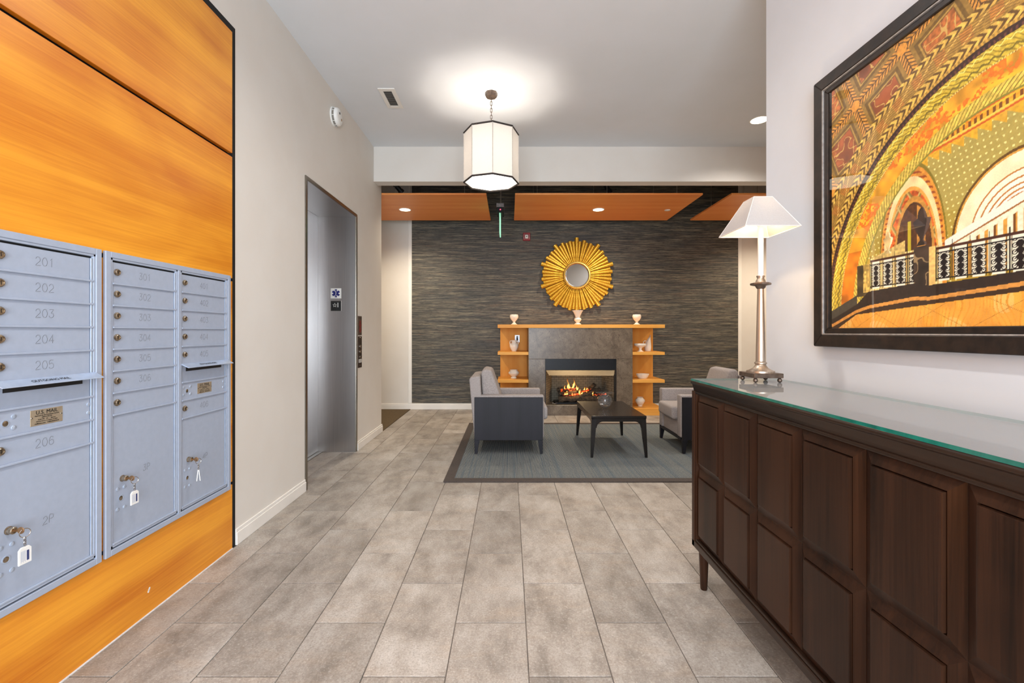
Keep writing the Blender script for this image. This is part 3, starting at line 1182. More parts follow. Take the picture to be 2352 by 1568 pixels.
# ------------------------------------------------------------------ ceiling fittings of the hall
sd = thing('smoke_detector', (XL, 4.166, 3.25), 'round white smoke detector high on the cream left wall', 'smoke detector')
m = MB()
m.lathe([(0.088, 0), (0.088, 0.012)], (XL, 4.166, 3.25), 32, 'x')
obj('base', m, M_white_plastic, sd, smooth=True)
m = MB()
m.lathe([(0.076, 0.012), (0.076, 0.030)], (XL, 4.166, 3.25), 32, 'x')
obj('vent_ring', m, pm('vent_grey', (140, 134, 126), (120, 114, 106), 60, rough=0.8), sd, smooth=True)
m = MB()
for i in range(10):
    a = 2 * PI * i / 10 + 0.2
    m.box(XL + 0.011, XL + 0.031, 4.166 + 0.0785 * math.cos(a) - 0.002, 4.166 + 0.0785 * math.cos(a) + 0.002, 3.25 + 0.0785 * math.sin(a) - 0.002, 3.25 + 0.0785 * math.sin(a) + 0.002)
obj('rib', m, M_white_plastic, sd)
m = MB()
m.lathe([(0.080, 0.030), (0.080, 0.046), (0.070, 0.058), (0.05, 0.062), (0.001, 0.063)], (XL, 4.166, 3.25), 32, 'x')
obj('cap', m, M_white_plastic, sd, smooth=True)
m = MB()
m.lathe([(0.011, 0.0600), (0.011, 0.0642)], (XL, 4.150, 3.275), 12, 'x')
obj('sensor_hole', m, M_ink, sd)
m = MB()
m.lathe([(0.012, 0.0600), (0.012, 0.0638)], (XL, 4.195, 3.235), 12, 'x')
obj('test_button', m, pm('button_beige', (170, 140, 108), None, 20, rough=0.5), sd)

vt = thing('ceiling_vent', (-1.1235, 4.2745, CZ), 'white louvred supply vent in the ceiling', 'vent')
x0, x1, y0, y1 = -1.200, -1.047, 4.096, 4.453
m = MB()
for (a, b_, c_, d) in ((x0, x0 + 0.038, y0, y1), (x1 - 0.038, x1, y0, y1), (x0 + 0.038, x1 - 0.038, y0, y0 + 0.045), (x0 + 0.038, x1 - 0.038, y1 - 0.045, y1)):
    m.box(a, b_, c_, d, CZ - 0.008, CZ)
obj('frame', m, M_trim, vt, bevel=0.002, seg=1)
m = MB()
m.box(x0 + 0.038, x1 - 0.038, y0 + 0.045, y1 - 0.045, CZ - 0.001, CZ)
obj('duct_backing', m, M_grille_dark, vt)
for i in range(14):
    y = y0 + 0.055 + i * (y1 - y0 - 0.11) / 13
    m = MB()
    m.prism([(y - 0.006, CZ - 0.0085), (y - 0.0045, CZ - 0.0085), (y + 0.006, CZ - 0.002), (y + 0.0045, CZ - 0.002)], 'x', x0 + 0.038, x1 - 0.038)
    obj('slat', m, M_trim, vt)


def can(name, x, y, z, r, label, cat='downlight', group=None, mat=None):
    t = thing(name, (x, y, z), label, cat, group)
    m = MB()
    n = 32
    m.lathe([(r, 0.0), (r + 0.012, 0.0), (r + 0.012, -0.004), (r, -0.006)], (x, y, z), n, cap=False)
    m.f += [((3) * n + i, (3) * n + (i + 1) % n, (i + 1) % n, i) for i in range(n)]
    m.mi += [0] * n
    obj('trim_ring', m, M_trim, t, smooth=True)
    m = MB()
    m.lathe([(r, -0.001), (r, -0.003)], (x, y, z), n)
    obj('lens', m, mat or M_can, t)
    return t


can('recessed_light', 2.613, 4.708, CZ, 0.085, 'round recessed ceiling light cut off by the white wall corner', group='recessed lights of the hall')
can('recessed_light', 2.613, 3.3, CZ, 0.085, 'added recessed ceiling light behind the white wall corner, out of view', group='recessed lights of the hall')
can('recessed_light', -0.15, 2.55, CZ, 0.085, 'round recessed ceiling light nearest above the mailboxes, out of view', group='recessed lights of the hall')
can('recessed_light', -0.15, 0.4, CZ, 0.085, 'round recessed ceiling light by the entrance, out of view', group='recessed lights of the hall')

# pendant
PXc, PYc = -0.168, 4.18
pd = thing('pendant_light', (PXc, PYc, 2.645), 'octagonal cream fabric pendant lamp hanging on a chain', 'pendant lamp')
ph = -PI / 2 + math.radians(5)
R, ZB, ZT = 0.2525, 2.645, 3.10
m = MB()
m.lathe([(0.0575, CZ), (0.0575, CZ - 0.022), (0.050, CZ - 0.040), (0.018, CZ - 0.041), (0.014, CZ - 0.050)], (PXc, PYc, 0), 8, phase=ph)
obj('canopy', m, M_bronze_dk, pd)
z = CZ - 0.052
i = 0
while z > 3.06:
    m = MB()
    hl, rw = 0.019, 0.0085
    pts = []
    for q in range(16):
        t = 2 * PI * q / 16
        a, b_ = rw * math.cos(t), (hl - rw) * (1 if math.sin(t) >= 0 else -1) + rw * math.sin(t)
        pts.append((PXc + (a if i % 2 else 0), PYc + (0 if i % 2 else a), z - hl + b_ + 0.004))
    m.tube(pts, 0.0026, 6, closed=True)
    obj('chain_link', m, M_bronze_dk, pd, smooth=True)
    z -= 0.0315
    i += 1
V = [(math.cos(ph + k * PI / 4), math.sin(ph + k * PI / 4)) for k in range(8)]
for k in range(8):
    a, b_ = V[k], V[(k + 1) % 8]
    m = MB()
    m.add([(PXc + R * a[0], PYc + R * a[1], ZB), (PXc + R * b_[0], PYc + R * b_[1], ZB), (PXc + R * b_[0], PYc + R * b_[1], ZT), (PXc + R * a[0], PYc + R * a[1], ZT)], [(0, 1, 2, 3)])
    obj('shade_panel', m, M_shade, pd)
    m = MB()
    m.tube([(PXc + (R + 0.001) * a[0], PYc + (R + 0.001) * a[1], ZB), (PXc + (R + 0.001) * a[0], PYc + (R + 0.001) * a[1], ZT)], 0.004, 6)
    obj('seam_rib', m, pm('seam_cloth', (206, 196, 184), None, 60, rough=0.9), pd)
for zz in (ZB, ZT):
    m = MB()
    m.tube([(PXc + R * a[0], PYc + R * a[1], zz) for a in V], 0.0085, 6, closed=True)
    obj('rim', m, M_rim, pd)
m = MB()
m.lathe([(R - 0.012, ZB + 0.006), (R - 0.012, ZB + 0.010)], (PXc, PYc, 0), 8, phase=ph)
obj('diffuser', m, M_bulb, pd)
m = MB()
m.tube([(PXc, PYc, 3.09), (PXc, PYc, 2.86)], 0.006, 8)
for k in range(3):
    a = k * 2 * PI / 3
    m.tube([(PXc, PYc, 3.05), (PXc + R * 0.98 * math.cos(a), PYc + R * 0.98 * math.sin(a), 3.095)], 0.003, 6)
obj('inner_stem', m, M_bronze_dk, pd)
point_light('pendant_bulb_light', (PXc, PYc, 2.915), 17, (1.0, 0.92, 0.83), 0.05)

# ------------------------------------------------------------------ floating wood ceiling panels
labels = ['orange wood ceiling panel hanging at far left of lounge', 'wide orange wood ceiling panel hanging above sunburst mirror', 'orange wood ceiling panel hanging behind the table lamp']
PAN = [(-2.686, -0.294), (0.073, 2.465), (2.83, 4.66)]
PY0, PY1 = 5.74, 7.058
for (xa, xb), lb in zip(PAN, labels):
    t = thing('ceiling_panel', ((xa + xb) / 2, (PY0 + PY1) / 2, PANEL_Z), lb, 'ceiling panel', 'floating wood panels over the lounge')
    m = MB()
    m.box(xa, xb, PY0, PY1, PANEL_Z, PANEL_Z + 0.022)
    obj('board', m, M_panelwood, t, bevel=0.001, seg=1)
    for fx in (0.12, 0.5, 0.88):
        for y in (PY0 + 0.12, PY1 - 0.25):
            x = xa + (xb - xa) * fx
            m = MB()
            m.tube([(x, y, PANEL_Z + 0.02), (x, y, 3.90)], 0.003, 6)
            obj('hanging_wire', m, M_wire, t)
for (x, y), lb in zip(LOUNGE_CANS, ['lit round downlight in left ceiling panel', 'lit round downlight in middle ceiling panel above mirror', 'lit round downlight in right ceiling panel, out of view']):
    can('panel_downlight', x, y, PANEL_Z, 0.075, lb, group='downlights in the wood panels')
sp = thing('sprinkler_cap', (2.265, 6.46, PANEL_Z), 'small white round sprinkler cover in middle ceiling panel', 'sprinkler')
m = MB()
m.lathe([(0.042, 0), (0.042, -0.004), (0.036, -0.007)], (2.265, 6.46, PANEL_Z), 24)
obj('cover', m, M_white_plastic, sp, smooth=True)
m = MB()
m.lathe([(0.015, -0.007), (0.015, -0.009)], (2.265, 6.46, PANEL_Z), 16)
obj('centre_mark', m, M_trim, sp)
for x, y, lb in ((-1.50, 6.02, 'black track spotlight above left ceiling panel'), (1.31, 6.02, 'black track spotlight above middle ceiling panel')):
    t = thing('track_spotlight', (x, y, 3.12), lb, 'spotlight', 'track spotlights above the panels')
    m = MB()
    m.tube([(x, y, 3.9), (x, y, 3.26)], 0.008, 8)
    obj('stem', m, M_ironlight, t, smooth=True)
    m = MB()
    m.tube([(x - 0.06, y - 0.02, 3.27), (x + 0.03, y + 0.06, 3.17)], 0.032, 14)
    obj('head', m, M_ironlight, t, smooth=True)
    m = MB()
    m.tube([(x + 0.028, y + 0.058, 3.172), (x + 0.048, y + 0.076, 3.150)], 0.040, 14)
    obj('bezel', m, M_ironlight, t, smooth=True)

# edge-lit exit sign seen edge-on
t = thing('exit_sign', (-0.125, 6.3, 2.62), 'edge-on green edge-lit sign hanging on a grey stem between panels', 'sign')
ex = -0.125
m = MB()
m.tube([(ex + 0.004, 6.3, 3.9), (ex + 0.004, 6.3, 3.02)], 0.011, 10)
obj('stem', m, M_wire, t, smooth=True)
m = MB()
m.box(ex - 0.052, ex + 0.052, 6.14, 6.46, 2.965, 3.022)
obj('mounting_box', m, pm('galvanised_box', (150, 146, 146), (120, 116, 118), 60, rough=0.4, metal=0.5), t, bevel=0.003, seg=1)
m = MB()
m.box(ex - 0.050, ex + 0.050, 6.13, 6.47, 2.914, 2.965)
m.box(ex - 0.026, ex + 0.026, 6.13, 6.47, 2.888, 2.914)
obj('housing', m, M_blackmetal, t, bevel=0.002, seg=1)
m = MB()
m.lathe([(0.010, 6.128), (0.010, 6.13)], (ex + 0.002, 0, 2.93), 10, 'y')
obj('indicator', m, M_redled, t)
m = MB()
m.box(ex - 0.011, ex + 0.003, 6.14, 6.46, 2.62, 2.888)
obj('acrylic_panel', m, M_greenedge, t)

# ------------------------------------------------------------------ back wall fittings
t = thing('fire_alarm_strobe', (0.281, YB - 0.006, 2.755), 'red wall fire alarm strobe high on dark wallpaper', 'alarm')
ax, az, ay = 0.281, 2.821, YB - 0.006
m = MB()
m.box(ax - 0.059, ax + 0.059, ay - 0.035, ay, az - 0.066, az + 0.066)
obj('body', m, M_red, t, bevel=0.006)
m = MB()
m.box(ax - 0.026, ax + 0.026, ay - 0.050, ay - 0.035, az - 0.034, az + 0.028)
obj('strobe_lens', m, M_white_plastic, t, bevel=0.008)
m = MB()
m.lathe([(0.009, 0.0498), (0.009, 0.0515)], (ax, 0, az), 10, 'y')
m.v = [(p[0], ay - (p[1]), p[2]) for p in m.v]
obj('flash_tube', m, M_grille_dark, t)
T = MB()
for s in (-1, 1):
    for i, ch in enumerate('FIRE'):
        g = text_mb(ch, 0.021, depth=0.0003)
        T.add([tuple(frame_back(ax + s * 0.044, ay - 0.0356, az + 0.022 - i * 0.019) @ Vector(p)) for p in g.v], g.f)
obj('lettering', T, M_white_plastic, t)

# sunburst mirror
mc = (1.098, 7.345, 2.186)
t = thing('sunburst_mirror', (mc[0], YB - 0.01, mc[2]), 'round mirror with gold sunburst frame of fluted rays', 'mirror')
kinds = []
for r0, r1, L in ((0.0125, 0.037, 0.612), (0.0125, 0.032, 0.580), (0.0115, 0.030, 0.556), (0.012, 0.031, 0.568)):
    m = MB()
    n = 12
    prof = [(r0, 0.205), (r0 * 0.5 + r1 * 0.5, 0.205 + (L - 0.205) * 0.55), (r1, L - 0.003), (r1 * 0.72, L), (r1 * 0.70, L - 0.03)]
    vs, fs = [], []
    for r, h in prof:
        for i in range(n):
            a = 2 * PI * i / n
            vs.append((r * math.cos(a), r * math.sin(a) * 0.9, h))
    for j in range(len(prof) - 1):
        for i in range(n):
            k = (i + 1) % n
            fs.append((j * n + i, j * n + k, (j + 1) * n + k, (j + 1) * n + i))
    fs.append(tuple((len(prof) - 1) * n + i for i in range(n)))
    m.add(vs, fs)
    kinds.append(m.mesh('ray', M_gold, smooth=True))
pat = [0, 2, 1, 2, 3, 2]
NR = 60
for k in range(NR):
    o = bpy.data.objects.new('ray', kinds[pat[k % 6]])
    COL.objects.link(o)
    o.parent = t
    a = 2 * PI * k / NR + random.uniform(-0.012, 0.012)
    o.rotation_euler = (0, a, 0)
    dep = {0: -0.048, 1: -0.042, 2: -0.030, 3: -0.038}[pat[k % 6]]
    o.location = (0, dep - 0.002, 0)
m = MB()
m.lathe([(0.50, 0.0), (0.50, -0.012)], (mc[0], YB - 0.0065, mc[2]), 40, 'y')
obj('backing_disc', m, pm('dark_gold_backing', (110, 78, 22), (84, 58, 16), 40, rough=0.5, metal=0.5), t)
m = MB()
prof = [(0.192, -0.080), (0.200, -0.090), (0.214, -0.092), (0.224, -0.082), (0.224, -0.040), (0.192, -0.040)]
n = 48
m.lathe(prof, (mc[0], YB, mc[2]), n, 'y', cap=False)
obj('ring', m, M_goldring, t, smooth=True)
m = MB()
m.lathe([(0.194, -0.060), (0.194, -0.076), (0.180, -0.080), (0.001, -0.080)], (mc[0], YB, mc[2]), n, 'y')
obj('mirror_disc', m, M_mirror, t)

# ------------------------------------------------------------------ fireplace
FY = 6.827
FX0, FX1, FZ = 0.290, 1.867, 1.326
OX0, OX1, OZ0, OZ1 = 0.541, 1.6226, 0.158, 0.858
t = thing('fireplace', (1.08, 7.1, 0), 'taupe marble fireplace surround with black gas firebox', 'fireplace')
for nm, (a, b_, c_, d) in (('header_slab', (FX0, FX1, OZ1, FZ)), ('side_slab', (FX0, OX0, OZ0, OZ1 - 0.002)), ('side_slab', (OX1, FX1, OZ0, OZ1 - 0.002)), ('hearth_slab', (FX0, FX1, 0.0, OZ0 - 0.002))):
    m = MB()
    m.box(a, b_, FY, YB - 0.008, c_, d) if nm in ('header_slab', 'hearth_slab') else m.box(a, b_, FY, YB - 0.008, c_, d)
    obj(nm, m, M_stone, t, bevel=0.002, seg=1)
m = MB()
iy = 7.25
m.box(OX0, OX1, iy, iy + 0.02, OZ0, OZ1)
obj('firebox_back', m, M_firebrick, t)
for s in (0, 1):
    m = MB()
    xf_, xb_ = (OX0 + 0.012, OX0 + 0.14) if s == 0 else (OX1 - 0.012, OX1 - 0.14)
    m.hexa([(xf_, FY + 0.03, OZ0), (xf_ + (0.01 if s else -0.01), FY + 0.03, OZ0), (xb_ + (0.01 if s else -0.01), iy, OZ0), (xb_, iy, OZ0)],
           [(xf_, FY + 0.03, OZ1), (xf_ + (0.01 if s else -0.01), FY + 0.03, OZ1), (xb_ + (0.01 if s else -0.01), iy, OZ1), (xb_, iy, OZ1)])
    obj('firebox_side', m, M_firebrick, t)
m = MB()
m.box(OX0, OX1, FY + 0.02, FY + 0.03, 0.690, OZ1)
obj('lintel', m, M_blackmetal, t)
for a, b_, z1 in ((OX0, OX0 + 0.012, OZ1), (OX1 - 0.012, OX1, OZ1), (OX1 - 0.034, OX1 - 0.022, 0.62)):
    m = MB()
    m.box(a, b_, FY + 0.012, FY + 0.03, OZ0, z1)
    obj('frame_bar', m, M_blackmetal, t)
m = MB()
m.hexa([(OX0 + 0.012, FY + 0.024, 0.688), (OX1 - 0.024, FY + 0.024, 0.684), (OX1 - 0.024, FY + 0.028, 0.688), (OX0 + 0.012, FY + 0.028, 0.690)],
       [(OX0 + 0.058, FY - 0.03, 0.610), (OX1 - 0.048, FY - 0.03, 0.606), (OX1 - 0.048, FY - 0.026, 0.606), (OX0 + 0.058, FY - 0.026, 0.610)])
obj('hood', m, M_hood, t)
m = MB()
m.box(OX0 + 0.005, OX1 - 0.005, FY + 0.005, FY + 0.012, OZ0, OZ0 + 0.006)
obj('floor_strip', m, M_hood, t)

# logs and fire
t = thing('log_set', (1.02, 7.03, OZ0), 'charred ceramic logs with burning flames in the firebox', 'fire logs')
m = MB()
m.box(0.70, 1.45, 6.92, 7.18, OZ0, OZ0 + 0.025)
obj('grate', m, M_blackmetal, t, bevel=0.004)
LOGS = [((0.76, 6.96, 0.225), (1.30, 6.97, 0.245), 0.050), ((1.20, 7.00, 0.230), (1.52, 6.95, 0.250), 0.050), ((0.78, 7.06, 0.30), (1.05, 7.00, 0.33), 0.040),
        ((0.86, 7.12, 0.25), (1.45, 7.12, 0.26), 0.055), ((1.08, 6.94, 0.255), (1.42, 7.08, 0.365), 0.042), ((0.76, 7.10, 0.35), (1.02, 7.06, 0.37), 0.038), ((1.24, 7.10, 0.34), (1.33, 7.05, 0.44), 0.036)]
for a, b_, r in LOGS:
    A, B = Vector(a), Vector(b_)
    pts, rr = [], []
    for i in range(9):
        s = i / 8
        pts.append(A.lerp(B, s) + Vector((0, random.uniform(-1, 1), random.uniform(-1, 1))) * r * 0.22)
        rr.append(r * random.uniform(0.78, 1.1))
    m = MB()
    m.tube(pts, rr, 10)
    obj('log', m, M_bark, t, smooth='all')
for a, b_, r in (((0.82, 6.955, 0.285), (1.12, 6.965, 0.315), 0.020), ((0.80, 7.02, 0.35), (1.04, 7.0, 0.385), 0.022), ((1.08, 6.96, 0.33), (1.26, 7.0, 0.375), 0.016), ((1.30, 6.98, 0.29), (1.50, 6.98, 0.30), 0.018)):
    A, B = Vector(a), Vector(b_)
    m = MB()
    m.tube([A.lerp(B, i / 6) + Vector((0, 0, random.uniform(-1, 1) * 0.008)) for i in range(7)], [r * random.uniform(0.6, 1.1) for _ in range(7)], 8)
    obj('ember', m, M_ember, t, smooth='all')


def flame(x, y, z, h, r, lean):
    m = MB()
    n = 8
    vs, fs = [], []
    K = 14
    ph_ = random.uniform(0, 6)
    for j in range(K + 1):
        s = j / K
        rad = r * max(0.0, (0.45 + 0.9 * s if s < 0.25 else (1 - s) ** 0.9 * 0.9)) * (0.8 + 0.35 * math.sin(s * 9 + ph_)) + 0.0003
        cx = x + lean * s + math.sin(s * 7 + ph_) * r * 0.55 * s
        cy = y + math.cos(s * 6 + ph_) * r * 0.3 * s
        for i in range(n):
            a = 2 * PI * i / n
            vs.append((cx + rad * math.cos(a), cy + rad * 0.5 * math.sin(a), z + h * s))
    for j in range(K):
        for i in range(n):
            k = (i + 1) % n
            fs.append((j * n + i, j * n + k, (j + 1) * n + k, (j + 1) * n + i))
    m.add(vs, fs)
    return obj('flame', m, M_flame, t, smooth='all')


FL = [(0.915, 7.04, 0.36, 0.185, 0.030, 0.004), (0.935, 7.03, 0.35, 0.13, 0.026, -0.004), (0.998, 7.05, 0.36, 0.185, 0.028, 0.016), (0.980, 7.03, 0.35, 0.12, 0.026, 0.010), (1.052, 7.03, 0.33, 0.145, 0.020, -0.014),
      (0.858, 7.02, 0.36, 0.085, 0.022, 0.012), (1.085, 6.95, 0.30, 0.11, 0.024, -0.006), (1.165, 7.02, 0.33, 0.095, 0.018, 0.006)]
for q in range(22):
    fx = random.uniform(0.84, 1.30)
    back = random.random() < 0.5
    FL.append((fx, random.uniform(7.0, 7.06) if back else 6.945, (0.33 if back else 0.285) + random.uniform(-0.01, 0.02), random.uniform(0.045, 0.085), random.uniform(0.012, 0.022), random.uniform(-0.02, 0.025)))
for a in FL:
    flame(*a)
point_light('fire_light', (1.0, 6.93, 0.42), 3.0, (1.0, 0.52, 0.18), 0.06)
m = MB()
m.tube([(0.66 + 0.012 * i, 6.90 - 0.002 * i, OZ0 + 0.012 + 0.004 * ((i - 3) ** 2) * 0.35) for i in range(7)], 0.004, 6)
obj('gas_line', m, M_steelkey, t, smooth=True)

# shelf unit round the fireplace
SX0, SX1, SYF = -0.178, 2.355, 6.82
m = MB()
m.box(SX0, SX1, SYF, YB - 0.008, FZ, 1.379)
tag(obj('mantel', m, M_shelf, bevel=0.002, seg=1, origin=(1.09, 7.1, FZ)), 'long honey maple mantel board across the top of the fireplace', 'mantel')
for a, b_, c_, d, lb in ((SX0, FX0 - 0.001, SX0 + 0.03, FX0 - 0.001, 'honey maple display shelves left of fireplace, partly behind armchair'), (FX1 + 0.001, SX1, FX1 + 0.001, 2.343, 'honey maple display shelves right of the fireplace')):
    t = thing('display_shelves', ((a + b_) / 2, 7.1, 0), lb, 'shelves', 'maple shelves flanking the fireplace')
    m = MB()
    m.box(c_, d, YB - 0.032, YB - 0.008, 0.106, FZ)
    obj('back_panel', m, M_shelfback, t, bevel=0.001, seg=1)
    for z in (0.963, 0.541):
        m = MB()
        m.box(a, b_, SYF + 0.01, YB - 0.032, z - 0.045, z)
        obj('shelf', m, M_shelf, t, bevel=0.0015, seg=1)
    m = MB()
    m.box(a, b_, SYF + 0.01, YB - 0.018, 0.0, 0.106)
    obj('plinth', m, M_shelf, t, bevel=0.0015, seg=1)

# outlet in the left bay
ox, oz, oy = 0.128, 1.157, YB - 0.032
t = thing('wall_outlet', (ox, oy, oz - 0.06), 'silver outlet plate with black plug behind two-handled jar', 'outlet')
m = MB()
m.box(ox - 0.040, ox + 0.040, oy - 0.005, oy, oz - 0.060, oz + 0.060)
obj('plate', m, pm('satin_plate', (206, 208, 214), (190, 192, 200), 20, rough=0.35, metal=0.3), t, bevel=0.003, seg=1)
m = MB()
for zz in (oz + 0.027, oz - 0.027):
    m.lathe([(0.017, 0.0), (0.017, -0.002)], (ox, oy - 0.005, zz), 16, 'y')
obj('socket', m, pm('socket_grey', (96, 98, 104), None, 20, rough=0.5), t)
m = MB()
m.box(ox - 0.014, ox + 0.014, oy - 0.035, oy - 0.006, oz - 0.016, oz + 0.012)
obj('plug', m, M_ink, t, bevel=0.004)


# ------------------------------------------------------------------ ceramics
def ceramic(name, x, y, z, prof, label, cat, sx=1.0, sy=1.0, wall=0.006, parts=None):
    """prof: outer (r, h) from the foot up; hollowed from the rim downwards"""
    tt = thing(name, (x, y, z), label, cat, 'cream ceramics on the mantel and shelves')
    inner = [(max(0.002, r - wall), h) for r, h in reversed(prof) if h > prof[-1][1] * 0.35]
    m = MB()
    pr = [(0.001, 0.0)] + prof + inner + [(0.001, inner[-1][1])]
    m.lathe(pr, (x, y, z), 28, sx=sx, sy=sy)
    obj('body', m, M_ceramic, tt, smooth=True)
    for nm, mb in (parts or []):
        obj(nm, mb, M_ceramic, tt, smooth=True)
    return tt


MZ = 1.379
gob = [(0.048, 0), (0.050, 0.006), (0.030, 0.020), (0.016, 0.038), (0.020, 0.050), (0.045, 0.075), (0.062, 0.105), (0.067, 0.130), (0.062, 0.152), (0.056, 0.160)]
ceramic('goblet_vase', 0.0735, 7.05, MZ, gob, 'cream goblet vase at left end of mantel', 'vase')
ceramic('goblet_vase', 1.993, 7.05, MZ, gob, 'cream goblet vase at right end of mantel', 'vase')
ceramic('trumpet_vase', 1.058, 6.98, MZ, [(0.052, 0), (0.054, 0.008), (0.034, 0.026), (0.026, 0.036), (0.048, 0.058), (0.058, 0.080), (0.052, 0.096), (0.034, 0.112), (0.042, 0.140), (0.066, 0.190), (0.082, 0.214), (0.084, 0.222)],
        'tall cream trumpet vase on middle of mantel below mirror', 'vase')
hx, hy, hz = 0.0735, 7.08, 0.963
hp = []
for s in (-1, 1):
    m = MB()
    m.tube([(hx + s * 0.040, hy, hz + 0.160), (hx + s * 0.060, hy, hz + 0.163), (hx + s * 0.066, hy, hz + 0.145), (hx + s * 0.062, hy, hz + 0.105)], 0.007, 8)
    hp.append(('handle', m))
ceramic('two_handled_jar', hx, hy, hz, [(0.034, 0), (0.036, 0.006), (0.052, 0.03), (0.066, 0.065), (0.070, 0.092), (0.062, 0.116), (0.042, 0.132), (0.038, 0.150), (0.048, 0.168), (0.050, 0.174)],
        'cream two-handled jar on upper left shelf', 'jar', parts=hp)
ceramic('footed_bowl', 0.068, 7.06, 0.541, [(0.042, 0), (0.046, 0.006), (0.044, 0.018), (0.034, 0.026), (0.050, 0.040), (0.078, 0.066), (0.084, 0.082), (0.076, 0.102), (0.058, 0.116), (0.058, 0.126), (0.064, 0.134)],
        'cream round footed bowl on lower left shelf', 'bowl')
ceramic('compote_dish', 2.020, 6.95, 0.963, [(0.048, 0), (0.050, 0.006), (0.026, 0.018), (0.019, 0.038), (0.026, 0.058), (0.060, 0.076), (0.088, 0.092), (0.094, 0.106), (0.092, 0.124)],
        'cream footed compote dish on upper right shelf', 'dish')
px_, py_, pz_ = 2.195, 7.15, 0.963
tt = thing('pitcher', (px_, py_, pz_), 'slender cream pitcher with slanted spout on upper right shelf', 'pitcher', 'cream ceramics on the mantel and shelves')
m = MB()
n = 24
vs, fs = [], []
prof = [(0.001, 0), (0.046, 0.0), (0.050, 0.010), (0.056, 0.06), (0.054, 0.11), (0.044, 0.15), (0.036, 0.175), (0.034, 0.195), (0.030, 0.195), (0.032, 0.17), (0.04, 0.14), (0.045, 0.08), (0.001, 0.075)]
for r, h in prof:
    for i in range(n):
        a = 2 * PI * i / n
        f = max(0, (h - 0.13) / 0.065)
        vs.append((px_ + r * math.cos(a) * 0.95 + 0.012 * f, py_ + r * math.sin(a), pz_ + h + f * 0.045 * math.cos(a) + (f * 0.018 if math.cos(a) > 0.8 else 0)))
for j in range(len(prof) - 1):
    for i in range(n):
        k = (i + 1) % n
        fs.append((j * n + i, j * n + k, (j + 1) * n + k, (j + 1) * n + i))
m.add(vs, fs)
obj('body', m, M_ceramic, tt, smooth=True)
m = MB()
m.tube([(px_ - 0.018, py_, pz_ + 0.155), (px_ - 0.048, py_, pz_ + 0.165), (px_ - 0.068, py_, pz_ + 0.145), (px_ - 0.066, py_, pz_ + 0.110), (px_ - 0.047, py_, pz_ + 0.075)], 0.007, 8)
obj('handle', m, M_ceramic, tt, smooth=True)
bx_, by_, bz_ = 2.085, 7.05, 0.541
tt = ceramic('basket_dish', bx_, by_, bz_, [(0.062, 0), (0.066, 0.006), (0.086, 0.035), (0.098, 0.062), (0.100, 0.072)], 'low oval cream basket-weave dish on middle right shelf', 'dish', sy=0.7)
for row in range(3):
    m = MB()
    rr = [0.078, 0.089, 0.098][row] + 0.001
    zz = bz_ + [0.022, 0.042, 0.062][row]
    m.tube([(bx_ + (rr + 0.0018 * math.sin(i * PI / 2)) * math.cos(2 * PI * i / 48), by_ + 0.7 * (rr + 0.0018 * math.sin(i * PI / 2)) * math.sin(2 * PI * i / 48), zz + 0.004 * math.sin(i * PI / 2 + row)) for i in range(48)], 0.0022, 5, closed=True)
    obj('weave_band', m, M_ceramic, tt, smooth=True)
ceramic('round_jar', 2.045, 7.05, 0.106, [(0.032, 0), (0.036, 0.010), (0.034, 0.016), (0.056, 0.045), (0.072, 0.078), (0.072, 0.098), (0.058, 0.118), (0.045, 0.126), (0.044, 0.134), (0.052, 0.142)],
        'cream round jar on bottom right shelf', 'jar')

# ------------------------------------------------------------------ rug
RX0, RX1, RY0, RY1, RB = -0.555, 2.745, 3.78, 6.224, 0.085
t = thing('area_rug', ((RX0 + RX1) / 2, (RY0 + RY1) / 2, 0), 'blue-grey ribbed area rug with dark brown border', 'rug')
m = MB()
m.box(RX0 + RB, RX1 - RB, RY0 + RB, RY1 - RB, 0.0, 0.010)
obj('woven_field', m, M_rug, t)
for P in ([(RX0, RY0), (RX1, RY0), (RX1 - RB, RY0 + RB), (RX0 + RB, RY0 + RB)], [(RX1, RY0), (RX1, RY1), (RX1 - RB, RY1 - RB), (RX1 - RB, RY0 + RB)],
          [(RX1, RY1), (RX0, RY1), (RX0 + RB, RY1 - RB), (RX1 - RB, RY1 - RB)], [(RX0, RY1), (RX0, RY0), (RX0 + RB, RY0 + RB), (RX0 + RB, RY1 - RB)]):
    m = MB()
    m.prism(P, 'z', 0.0, 0.012)
    obj('border', m, M_rugborder, t, bevel=0.002, seg=1)
RZ = 0.0105


